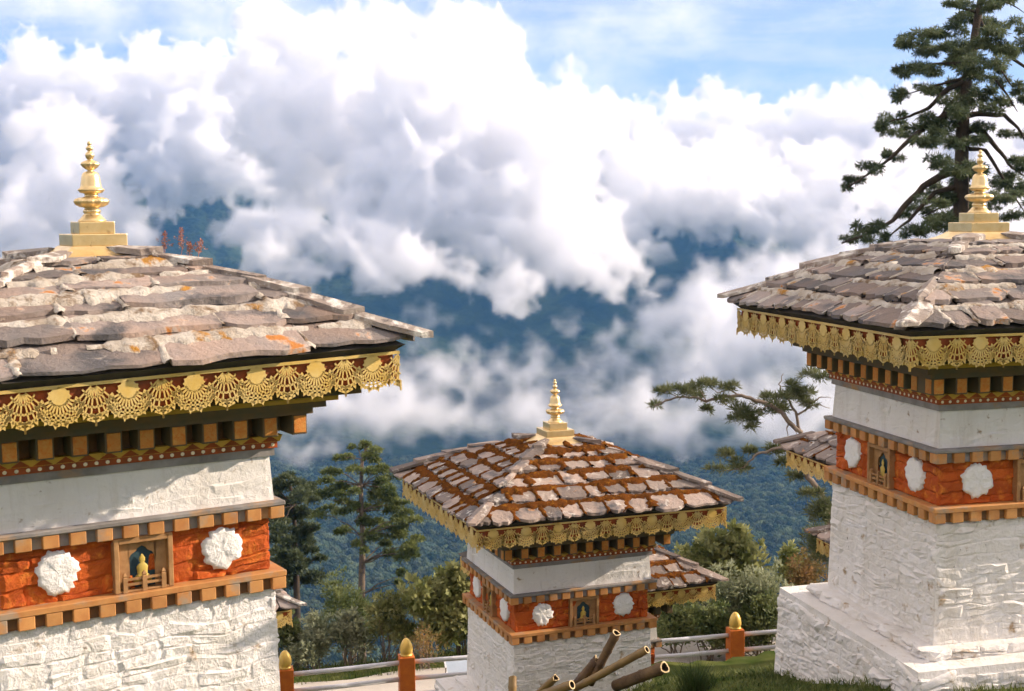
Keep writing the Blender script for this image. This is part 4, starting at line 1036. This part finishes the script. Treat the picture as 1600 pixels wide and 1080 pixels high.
# broad leaved weeds in the turf
for k in range(9000):
    x, y = nr.uniform(-0.6, 6.6), nr.uniform(8.8, 15.6); s_ = -0.292 * x + 0.956 * y
    if s_ < 8.2 or s_ > 14.6 or in_sq(x, y, CH_R, 0.2455, 1.36) or in_sq(x, y, CH_M, 0.3461, 1.0): continue
    if mnoise.noise(Vector((x * 2.1, y * 2.1, 9))) < 0.0: continue
    h = nr.uniform(0.02, 0.075); blade(x, y, near_z(x, y), h, nr.uniform(.008, .018), h * nr.uniform(.5, 1.4), nr.uniform(0, 6.28), nr.uniform(0, 6.28))
# rough grass along the verge behind the path
for k in range(9000):
    t_ = nr.uniform(-9, 12); s_ = nr.uniform(26.0, 27.6); p = s_pt(s_, t_, 0); z = near_z(p.x, p.y) - 0.02
    h = nr.uniform(0.05, 0.2); blade(p.x, p.y, z, h, nr.uniform(.006, .014), h * nr.uniform(.2, .9), nr.uniform(0, 6.28), nr.uniform(0, 6.28))
tag(mesh_obj('grass', gv, gf, gm), 'short green grass on the slope between the chortens and along the path', 'grass', kind='stuff')
gv, gf = [], []
tp = px(1085, 1072, 13.3); tz = near_z(tp.x, tp.y)
for k in range(420):
    an = nr.uniform(0, 6.28); rr = abs(nr.normal(0, 0.07)); h = nr.uniform(0.16, 0.36)
    blade(tp.x + rr * math.cos(an), tp.y + rr * math.sin(an), tz - 0.02, h, nr.uniform(.003, .006), h * nr.uniform(.15, .75), an + nr.uniform(-.5, .5), nr.uniform(0, 6.28))
for k in range(7):
    an = nr.uniform(0, 6.28); blade(tp.x + 0.05 * math.cos(an), tp.y, tz, nr.uniform(.4, .55), .002, 0.1, an, nr.uniform(0, 6.28))
tag(mesh_obj('grass_tuft', gv, gf, leaf_material('tuft_blades', (0.030, 0.06, 0.015), (0.07, 0.10, 0.03), 5, 0.3, 0)), 'tall dark grass tuft on the slope, right of the bamboo poles', 'grass tuft')
# a few loose pale stones at the foot of the right chorten
for k, (u, v, d, a, b_, c) in enumerate(((1490, 1056, 10.75, .13, .09, .035), (1530, 1068, 10.7, .2, .1, .035), (1580, 1058, 10.8, .2, .1, .035), (1425, 1070, 10.6, .2, .14, .07))):
    P = px(u, v, d); bm = bmesh.new(); bmesh.ops.create_icosphere(bm, subdivisions=2, radius=1.0)
    for vv in bm.verts:
        q = 1 + 0.35 * mnoise.noise(vv.co * 1.3 + Vector((k * 7, 0, 0)))
        cc = vv.co * q; cc = Vector((max(-.8, min(.8, cc.x)), max(-.8, min(.8, cc.y)), max(-.6, min(.7, cc.z))))
        vv.co = Vector((cc.x * a, cc.y * b_, cc.z * c))
    m = bpy.data.meshes.new('loose_stone'); bm.to_mesh(m); bm.free(); m.materials.append(M['white'])
    o = link(bpy.data.objects.new('loose_stone', m)); o.location = (P.x, P.y, near_z(P.x, P.y) + 0.35 * c); o.rotation_euler = (0, 0, 0.2 + k)
    tag(o, ['small flat whitewashed stone in the grass below the right chorten', 'long whitewashed stone slab in the middle of those below the right chorten', 'whitewashed stone at the right edge below the right chorten', 'biggest whitewashed block at the front corner of the right plinth'][k], 'stone', 'loose stones below the right chorten')

# ------------------------------------------------------------------ plants
LM = {'pine': leaf_material('pine_needles', (0.075, 0.105, 0.034), (0.18, 0.205, 0.07), 0.9, 0.3), 'cedar': leaf_material('hemlock_needles', (0.055, 0.085, 0.045), (0.16, 0.195, 0.10), 1.5, 0.3),
      'broad': leaf_material('broad_leaves', (0.15, 0.175, 0.055), (0.36, 0.355, 0.15), 2.5, 0.4), 'dark': leaf_material('dark_leaves', (0.095, 0.135, 0.046), (0.22, 0.25, 0.10), 2.5, 0.4),
      'sage': leaf_material('sage_leaves', (0.19, 0.22, 0.12), (0.40, 0.42, 0.27), 2.5, 0.4), 'russet': leaf_material('russet_leaves', (0.18, 0.14, 0.05), (0.36, 0.21, 0.09), 3.0, 0.4),
      'light': leaf_material('light_needles', (0.10, 0.125, 0.05), (0.20, 0.215, 0.10), 3.0, 0.3)}
M['bark'] = pbr('grey_bark', (0.11, 0.085, 0.065), 0.95, var=(0.19, 0.14, 0.10), nscale=5, bump=1.0, bscale=20, bdist=0.03)
M['darkbark'] = pbr('dark_bark', (0.040, 0.034, 0.028), 0.95, var=(0.085, 0.06, 0.042), nscale=4, bump=1.0, bscale=20, bdist=0.03)
M['palebark'] = pbr('pale_bark', (0.30, 0.23, 0.17), 0.95, var=(0.16, 0.12, 0.09), nscale=5, bump=1.0, bscale=30, bdist=0.02)
class Leaves:
    def __init__(self): self.V, self.F, self.n = [], [], 0
    def pad(self, c, ax, n, size, narrow=0.35, hemi=0.3, aim=None, up=0.5, shell=0.6):
        """n leaf blades in an ellipsoid of half axes ax round c"""
        d = nr.normal(size=(n, 3)); d /= np.linalg.norm(d, axis=1)[:, None]
        r = nr.random(n) ** (1 / 3) * (1 - shell) + shell * (1 - 0.35 * nr.random(n) ** 2)
        low = (d[:, 2] < -hemi); d[low, 2] *= -0.6
        lump = 1 + 0.25 * np.sin(d[:, 0] * 5 + c[0] * 3) * np.cos(d[:, 1] * 4 + c[1]) + 0.15 * np.sin(d[:, 2] * 7 + c[2] * 5)
        p = np.array(c) + d * (r * lump)[:, None] * np.array(ax)
        o = d * 0.8 + nr.normal(size=(n, 3)) * 0.6; o[:, 2] += up * nr.random(n)
        if aim is not None: o += np.array(aim)
        o /= np.linalg.norm(o, axis=1)[:, None]
        sd = np.cross(o, nr.normal(size=(n, 3))); sd /= np.linalg.norm(sd, axis=1)[:, None] + 1e-9
        L_ = size * nr.uniform(0.6, 1.35, n)[:, None]; W_ = L_ * narrow
        a = p; b_ = p + o * L_ * 0.5 + sd * W_ * 0.5; cc = p + o * L_; e = p + o * L_ * 0.5 - sd * W_ * 0.5
        self.V.append(np.stack([a, b_, cc, e], 1).reshape(-1, 3))
        f = (np.arange(n) * 4)[:, None] + np.arange(4) + self.n
        self.F.append(f); self.n += n * 4
    def obj(self, name, mat, parent=None):
        V = np.concatenate(self.V); F = np.concatenate(self.F)
        m = bpy.data.meshes.new(name); m.vertices.add(len(V)); m.vertices.foreach_set('co', V.astype(np.float32).ravel())
        m.loops.add(F.size); m.loops.foreach_set('vertex_index', F.astype(np.int32).ravel())
        m.polygons.add(len(F)); m.polygons.foreach_set('loop_start', np.arange(0, F.size, 4, dtype=np.int32)); m.polygons.foreach_set('loop_total', np.full(len(F), 4, np.int32))
        m.update(calc_edges=True); m.materials.append(mat)
        return link(bpy.data.objects.new(name, m), parent)
def bez(A, B, sag, n=6, wob=0.0):
    A, B = Vector(A), Vector(B)
    return [A.lerp(B, k / n) + Vector((nr.normal() * wob, nr.normal() * wob, sag * math.sin(math.pi * k / n) + nr.normal() * wob)) * (1 if 0 < k < n else 0) for k in range(n + 1)]
def tree_from_pads(name, label, cat, group, depth, trunk_px, trunk_r, pads, scale, leaf, bark, nper, size, narrow, off=(0, 0), k=1.0, dz=1.0, limb_r=0.05, flat=0.55, up=0.4, limbs=(), base_z=None, clump=(0.30, 0.62), nclump=45.0):
    """pads in photo pixels (u, v, ru, rv); limbs run from the trunk to each pad"""
    pts = [px(u, v, depth) for u, v in trunk_px]
    base = pts[-1].copy()
    if base_z is None: base_z = terrain_z(base.x, base.y)
    low = Vector((base.x, base.y, base_z - 0.3))
    root = empty(name, (base.x, base.y, base_z)); tag(root, label, cat, group)
    inv = Vector((base.x, base.y, base_z))
    tr = MB(); allp = [p - inv for p in pts] + [low - inv]
    n = len(allp); tr.tube(allp, [trunk_r * (0.28 + 0.72 * i / (n - 1)) for i in range(n)], 9)
    tr.obj('trunk', bark, root, smooth=True)
    lm = MB(); lv = Leaves()
    for (u, v, ru, rv) in pads:
        dd = depth + nr.uniform(-1, 1) * dz
        c = px(u, v, dd) - inv
        R = ru / FPX * depth * k; Rv = rv / FPX * depth * k
        cnt = max(12, int(nper * (ru * rv) / 100.0))
        # break each pad into smaller clumps
        nc = max(2, int(round(ru * rv / nclump)))
        for q in range(nc):
            o = Vector((nr.uniform(-.75, .75) * R, nr.uniform(-.75, .75) * R, nr.uniform(-.6, .6) * Rv))
            cr_ = nr.uniform(*clump)
            lv.pad(tuple(c + o), (R * cr_, R * cr_, max(Rv * cr_ * 1.1, R * cr_ * 0.35)), max(6, cnt // nc), size, narrow, up=up)
        # limb
        best = min(range(n - 1), key=lambda i: abs(allp[i].z - (c.z - 0.3 * abs(c.x - allp[i].x))))
        A = allp[best]
        if (c - A).length > 0.4 * R and not limbs:
            lm.tube(bez(A, c, 0.06 * (c - A).length, 5, 0.012 * (c - A).length), [limb_r * (1 - 0.7 * q / 5) for q in range(6)], 5)
    for path, r0 in limbs:
        q = [px(u, v, depth + (d_ if len(rest) else 0)) - inv for (u, v, *rest) in path for d_ in [rest[0] if rest else 0]]
        # smooth the path
        fine = []
        for i in range(len(q) - 1):
            for s_ in range(3): fine.append(q[i].lerp(q[i + 1], s_ / 3) + Vector((nr.normal(), nr.normal(), nr.normal())) * 0.008)
        fine.append(q[-1])
        lm.tube(fine, [0.75 * r0 * (1 - 0.8 * i / (len(fine) - 1)) for i in range(len(fine))], 6)
    if lm.v: lm.obj('limbs', bark, root, smooth=True)
    lv.obj('crown', leaf, root)
    return root
def Z6(l): return [(420 + a / 5.4, 680 + b / 5.4, c / 5.4, d / 5.4) for a, b, c, d in l]
pine_pads = Z6([(835, 90, 40, 25), (750, 110, 50, 30), (900, 125, 50, 28), (640, 190, 80, 35), (830, 210, 70, 40), (960, 200, 70, 40), (590, 300, 90, 35), (770, 300, 80, 40), (480, 385, 80, 35), (900, 300, 90, 40), (1000, 310, 60, 30), (560, 430, 100, 40), (980, 400, 80, 40), (1040, 370, 50, 40), (470, 530, 90, 40), (640, 490, 90, 35), (870, 480, 110, 45), (1040, 470, 80, 45), (700, 570, 90, 35), (980, 560, 100, 40), (1090, 580, 60, 30), (480, 670, 110, 35), (650, 650, 80, 30), (870, 620, 90, 40), (1010, 640, 90, 40), (720, 750, 80, 40), (1100, 700, 90, 40), (1200, 760, 80, 40), (880, 740, 80, 40), (1000, 770, 100, 40), (640, 820, 70, 40), (900, 860, 90, 40), (1140, 820, 80, 40), (780, 960, 40, 60), (1000, 900, 60, 40), (1180, 930, 90, 40), (1120, 1000, 100, 50), (1240, 1000, 60, 50), (980, 1020, 40, 30), (1120, 1180, 60, 40), (1090, 1260, 50, 40)])
tree_from_pads('pine_tree', 'tall layered pine tree with bare lower trunk, left of the mossy chorten', 'tree', 'trees on the slope', 80.0,
    [(574, 694), (566, 720), (564, 760), (565, 800), (567, 840), (566, 880), (565, 930), (565, 960)], 0.26, pine_pads, 1, LM['pine'], M['bark'], 700, 0.22, 0.34, dz=1.6, limb_r=0.05, k=1.4)
left_pads = Z6([(170, 345, 70, 25), (90, 380, 60, 30), (230, 400, 60, 35), (150, 440, 80, 40), (280, 460, 70, 35), (80, 500, 60, 40), (220, 520, 90, 40), (330, 480, 50, 30), (130, 580, 90, 40), (290, 570, 90, 40), (60, 660, 60, 40), (200, 670, 100, 45), (330, 650, 80, 35), (120, 750, 90, 45), (280, 740, 90, 45), (370, 790, 50, 30), (60, 830, 60, 45), (190, 840, 90, 45), (310, 830, 70, 40), (100, 920, 80, 45), (250, 920, 90, 45), (60, 1000, 60, 45), (180, 1010, 90, 45), (330, 1000, 70, 40), (420, 1050, 60, 25), (150, 1100, 120, 50), (300, 1120, 100, 50), (120, 1200, 120, 60), (280, 1230, 120, 60), (20, 420, 60, 40), (0, 560, 60, 40), (0, 720, 60, 40), (-20, 900, 60, 50)])
tree_from_pads('pine_tree', 'dense darker pine tree just right of the nearest chorten', 'tree', 'trees on the slope', 70.0,
    [(452, 745), (458, 790), (462, 840), (463, 890), (464, 940), (464, 970)], 0.24, left_pads, 1, LM['cedar'], M['darkbark'], 620, 0.22, 0.34, dz=1.6, limb_r=0.05, k=1.35)
def Z3(l): return [(1280 + a / 2.7, b / 2.7, c / 2.7, d / 2.7) for a, b, c, d in l]
cedar_pads = Z3([(560, 10, 60, 25), (690, 30, 60, 30), (800, 10, 60, 30), (540, 135, 90, 30), (430, 155, 90, 28), (350, 190, 55, 25), (480, 205, 80, 30), (640, 60, 50, 30), (400, 290, 70, 35), (350, 310, 35, 25), (470, 300, 60, 25), (570, 190, 60, 35), (680, 265, 100, 35), (640, 320, 60, 35), (400, 385, 60, 28), (350, 410, 30, 20), (460, 375, 50, 20), (720, 190, 70, 40), (560, 380, 70, 35), (600, 440, 70, 40), (720, 430, 60, 60), (330, 500, 55, 25), (300, 550, 50, 35), (370, 560, 50, 30), (500, 520, 90, 40), (560, 570, 90, 40), (450, 580, 60, 40), (600, 610, 50, 30), (460, 625, 30, 25), (320, 655, 50, 25), (195, 715, 55, 25), (150, 760, 45, 25), (130, 790, 35, 14), (540, 700, 90, 40), (600, 760, 70, 40), (520, 800, 60, 40), (580, 850, 90, 40), (430, 900, 80, 35), (500, 950, 100, 40), (400, 980, 70, 30), (200, 960, 70, 30), (140, 1010, 55, 18), (240, 1010, 50, 25), (640, 900, 60, 60), (780, 760, 70, 35), (840, 790, 60, 40), (800, 850, 70, 40), (850, 700, 50, 35), (780, 900, 60, 30), (840, 120, 50, 35), (800, 210, 50, 30), (850, 370, 50, 30), (760, 330, 40, 50), (840, 420, 50, 30), (690, 560, 40, 40), (820, 560, 50, 25), (930, 200, 70, 40), (950, 420, 80, 40), (960, 650, 90, 50), (980, 860, 100, 50), (700, 100, 60, 30), (600, 250, 50, 40), (660, 700, 50, 50), (480, 860, 50, 30)])
for k in range(16):
    v_ = nr.uniform(-10, 345); cedar_pads.append((1530 - v_ * 0.085 + nr.uniform(-24, 24), v_, nr.uniform(14, 26), nr.uniform(7, 13)))
cedar_limbs = [
    ([(1518, 85), (1490, 78), (1440, 72), (1395, 70)], .09), ([(1516, 100), (1460, 100), (1410, 112)], .07), ([(1511, 120), (1470, 132), (1410, 150)], .07),
    ([(1508, 128), (1480, 140), (1450, 170), (1420, 182), (1390, 190)], .10), ([(1506, 165), (1450, 195), (1425, 215), (1400, 240), (1370, 265), (1325, 292)], .11),
    ([(1503, 262), (1470, 275), (1443, 292), (1415, 320), (1395, 345), (1370, 360), (1315, 380)], .14), ([(1502, 290), (1460, 300), (1420, 345), (1390, 368)], .10),
    ([(1508, 182), (1530, 178), (1569, 181), (1590, 200), (1604, 225)], .11), ([(1506, 205), (1530, 202), (1547, 218), (1565, 240), (1582, 262), (1600, 275)], .11), ([(1520, 75), (1554, 72), (1600, 104), (1630, 120)], .09),
    ([(1530, 30), (1545, 60), (1565, 110), (1590, 150)], .06), ([(1524, 40), (1540, 50), (1545, 62)], .04), ([(1514, 110), (1555, 125), (1575, 150), (1590, 175)], .06), ([(1505, 230), (1540, 235), (1575, 290), (1600, 330)], .08),
    ([(1528, 20), (1490, 10), (1470, 5)], .05), ([(1509, 140), (1480, 165), (1462, 195), (1450, 225)], .06), ([(1503, 300), (1480, 320), (1440, 340)], .07), ([(1532, 5), (1570, 0), (1600, 20)], .05)]
tree_from_pads('conifer', 'tall dark conifer with drooping mossy limbs behind the right chorten', 'tree', 'trees on the slope', 30.0,
    [(1540, -90), (1532, 0), (1526, 37), (1521, 74), (1511, 122), (1506, 167), (1504, 207), (1502, 259), (1502, 296), (1500, 400), (1500, 520)], 0.21, cedar_pads, 1, LM['cedar'], M['darkbark'], 470, 0.115, 0.15, dz=1.8, clump=(0.16, 0.42), nclump=50.0, flat=0.4, up=-0.9, limbs=cedar_limbs, k=1.2)
crook_pads = [(1110, 603, 18, 8), (1142, 608, 15, 8), (1030, 612, 10, 6), (1025, 633, 10, 5), (1055, 614, 25, 8), (1078, 606, 14, 8), (1105, 640, 12, 7), (1160, 652, 20, 8), (1175, 645, 28, 9), (1200, 640, 25, 10), (1230, 625, 22, 12), (1250, 615, 18, 10), (1260, 630, 15, 10), (1205, 625, 12, 8), (1240, 605, 10, 8), (1145, 715, 20, 10), (1170, 702, 14, 8), (1125, 735, 18, 5), (1150, 735, 20, 6), (1215, 705, 20, 9), (1230, 720, 15, 10), (1250, 742, 15, 9), (1270, 588, 24, 8), (1130, 625, 16, 7), (1180, 668, 14, 5), (1090, 622, 14, 6), (1290, 860, 30, 40), (1280, 800, 20, 20), (1270, 770, 14, 10)]
crook_limbs = [([(1284, 771), (1262, 745), (1255, 700), (1250, 675), (1232, 659), (1222, 645), (1201, 631), (1179, 626), (1159, 618), (1132, 619), (1104, 627), (1087, 621), (1059, 621), (1040, 626), (1022, 635)], .085),
    ([(1250, 675), (1244, 645), (1234, 627), (1220, 612), (1218, 600), (1224, 584)], .045), ([(1246, 649), (1257, 642), (1267, 634), (1280, 633), (1297, 638)], .035), ([(1262, 632), (1274, 626), (1283, 621), (1299, 622)], .03),
    ([(1258, 720), (1235, 703), (1214, 700), (1195, 707), (1183, 710), (1172, 720), (1161, 731), (1140, 735), (1124, 737)], .05), ([(1232, 661), (1230, 672), (1232, 690)], .025), ([(1232, 661), (1240, 668), (1246, 680)], .025),
    ([(1104, 627), (1095, 610), (1080, 605)], .02), ([(1159, 618), (1140, 610), (1120, 612), (1105, 600)], .025), ([(1201, 631), (1185, 645), (1165, 653)], .025), ([(1059, 621), (1045, 614), (1030, 611)], .015), ([(1059, 621), (1040, 626), (1024, 634)], .015)]
tree_from_pads('crooked_tree', 'thin crooked tree with sparse pale needles reaching left behind the right chorten', 'tree', 'trees on the slope', 26.0,
    [(1284, 771), (1300, 830), (1310, 900), (1312, 960)], 0.16, crook_pads, 1, LM['light'], M['palebark'], 300, 0.13, 0.13, dz=0.5, limbs=crook_limbs, k=1.0)

# shrubs along the verge
def shrub(label, u, vtop, width, depth, leaf, size, narrow, n, stems=7):
    P0 = px(u, 1040, depth); bz = near_z(P0.x, P0.y)
    top = px(u, vtop, depth).z; H_ = max(0.7, top - bz); W_ = width / 2 / FPX * depth
    root = empty('shrub', (P0.x, P0.y, bz)); tag(root, label, 'shrub', 'shrubs along the path')
    st = MB(); lv = Leaves()
    nc = 16
    for k in range(nc):
        an = nr.uniform(0, 6.28); f = nr.uniform(0.15, 1.0) ** 0.8
        rr = W_ * nr.uniform(0.1, 0.95) * (1.1 - 0.55 * f)
        c = Vector((rr * math.cos(an), 0.6 * rr * math.sin(an), H_ * (0.12 + 0.80 * f)))
        R = W_ * nr.uniform(0.26, 0.46)
        lv.pad(tuple(c), (R, R * 0.9, R * nr.uniform(0.7, 1.1)), n // nc, size, narrow, hemi=0.8, up=0.6, shell=0.45)
        if k % 2 == 0:
            st.tube(bez((nr.normal() * .06, nr.normal() * .06, -0.1), c, 0.0, 5, 0.03), [0.02 * (1 - 0.7 * q / 5) for q in range(6)], 5)
        # loose sprigs above the clump
        for q in range(3):
            e = c + Vector((nr.normal() * .3 * R, nr.normal() * .3 * R, R * nr.uniform(.9, 1.5)))
            lv.pad(tuple(e), (R * .16, R * .16, R * .35), max(6, n // nc // 16), size, narrow, up=0.8)
    st.obj('stems', M['palebark'], root, smooth=True)
    lv.obj('foliage', leaf, root)
SH = [('low dark shrub at the foot of the dense pine, behind the left fence post', 445, 960, 90, 28, 'dark', .10, .45, 2600),
      ('pale sage shrub behind the first stretch of rails on the left', 492, 968, 90, 27.8, 'sage', .10, .40, 3000),
      ('tall dark green broom shrub below the layered pine', 548, 893, 100, 30, 'dark', .11, .22, 4200),
      ('sunlit sage shrub between the two left fence posts', 548, 965, 90, 27.9, 'sage', .10, .42, 3000),
      ('yellowish scrub behind the golden cap of the left fence post', 605, 938, 90, 28.2, 'broad', .09, .4, 3000),
      ('large leaved yellow green shrub left of the mossy chorten', 664, 905, 100, 28.4, 'broad', .16, .5, 3000),
      ('large leaved shrub touching the left wall of the mossy chorten', 722, 898, 100, 28.6, 'broad', .16, .5, 3000),
      ('dry russet twigs at the path edge left of the mossy chorten', 660, 1000, 80, 27.6, 'russet', .07, .2, 700),
      ('dark shrub under the small far roof, right of the mossy chorten', 1055, 940, 110, 28.2, 'dark', .09, .42, 3600),
      ('tall shrub with glossy upright leaves above the right fence post', 1150, 838, 150, 30, 'broad', .17, .45, 4200),
      ('glossy leaved shrub behind the small mossy roof', 1085, 868, 110, 30.4, 'broad', .15, .45, 3200),
      ('pale willowy shrub just right of the small mossy roof', 1140, 895, 120, 28.4, 'sage', .10, .3, 4000),
      ('grey green shrub above the white plinth on the right', 1200, 890, 100, 28.6, 'sage', .10, .34, 3600),
      ('russet tinged shrub below the lowest far eave on the right', 1262, 866, 100, 29.4, 'russet', .08, .35, 3400),
      ('leggy green shrub in front of the crooked trunk', 1235, 850, 70, 30.5, 'broad', .12, .4, 1600),
      ('shaded green shrub left of the right fence post', 1105, 955, 110, 27.9, 'dark', .09, .42, 3600),
      ('shaded green shrub right of the right fence post', 1190, 950, 120, 27.9, 'dark', .10, .42, 3800),
      ('hedge shrub hidden mostly by the white plinth on the right', 1275, 940, 110, 28.2, 'dark', .09, .42, 2600)]
for lab, u, vt, wd, d, lf, sz, nw, n in SH: shrub(lab, u, vt, wd, d, LM[lf], sz, nw, n)
# stub of a dead trunk beyond the small roof
tr = MB(); A = px(1103, 900, 34); B = px(1102, 826, 34)
tr.tube([Vector((A.x, A.y, terrain_z(A.x, A.y))), A, A.lerp(B, .4), A.lerp(B, .75) + Vector((-.05, 0, 0)), B], [.16, .12, .10, .11, .05], 8)
tag(tr.obj('dead_trunk', M['darkbark'], None, smooth=True), 'dark dead trunk standing up behind the small mossy roof', 'tree trunk')
# dry reddish weeds growing on the nearest roof
M['weed'] = pbr('dry_weed', (0.36, 0.13, 0.09), 0.9, var=(0.46, 0.26, 0.20), nscale=20)
for k, (u, vt, lab) in enumerate(((257, 362, 'leftmost thin reddish weed on the nearest roof'), (283, 356, 'tallest reddish weed on the nearest roof'), (296, 378, 'short reddish weed right of the tallest one on the nearest roof'), (314, 376, 'leaning reddish weed farthest right on the nearest roof'))):
    b0 = px(u - (6 if k == 3 else 0), 412, 9.75); t0 = px(u, vt, 9.75)
    root = empty('roof_weed', b0); tag(root, lab, 'weed', 'weeds on the nearest roof')
    st = MB(); st.tube(bez((0, 0, 0), t0 - b0, 0, 5, .003), [.0025] * 6, 5); st.obj('stem', M['weed'], root)
    lv = Leaves()
    for q in range(7): lv.pad(tuple((t0 - b0) * (0.45 + 0.08 * q)), (.012, .012, .016), 14, .018, .5)
    for q in range(2): lv.pad(tuple((t0 - b0) * (0.5 + .1 * q) + Vector((.03 * (1 - 2 * q), 0, .02))), (.02, .012, .03), 14, .018, .4)
    lv.obj('seed_head', M['weed'], root)
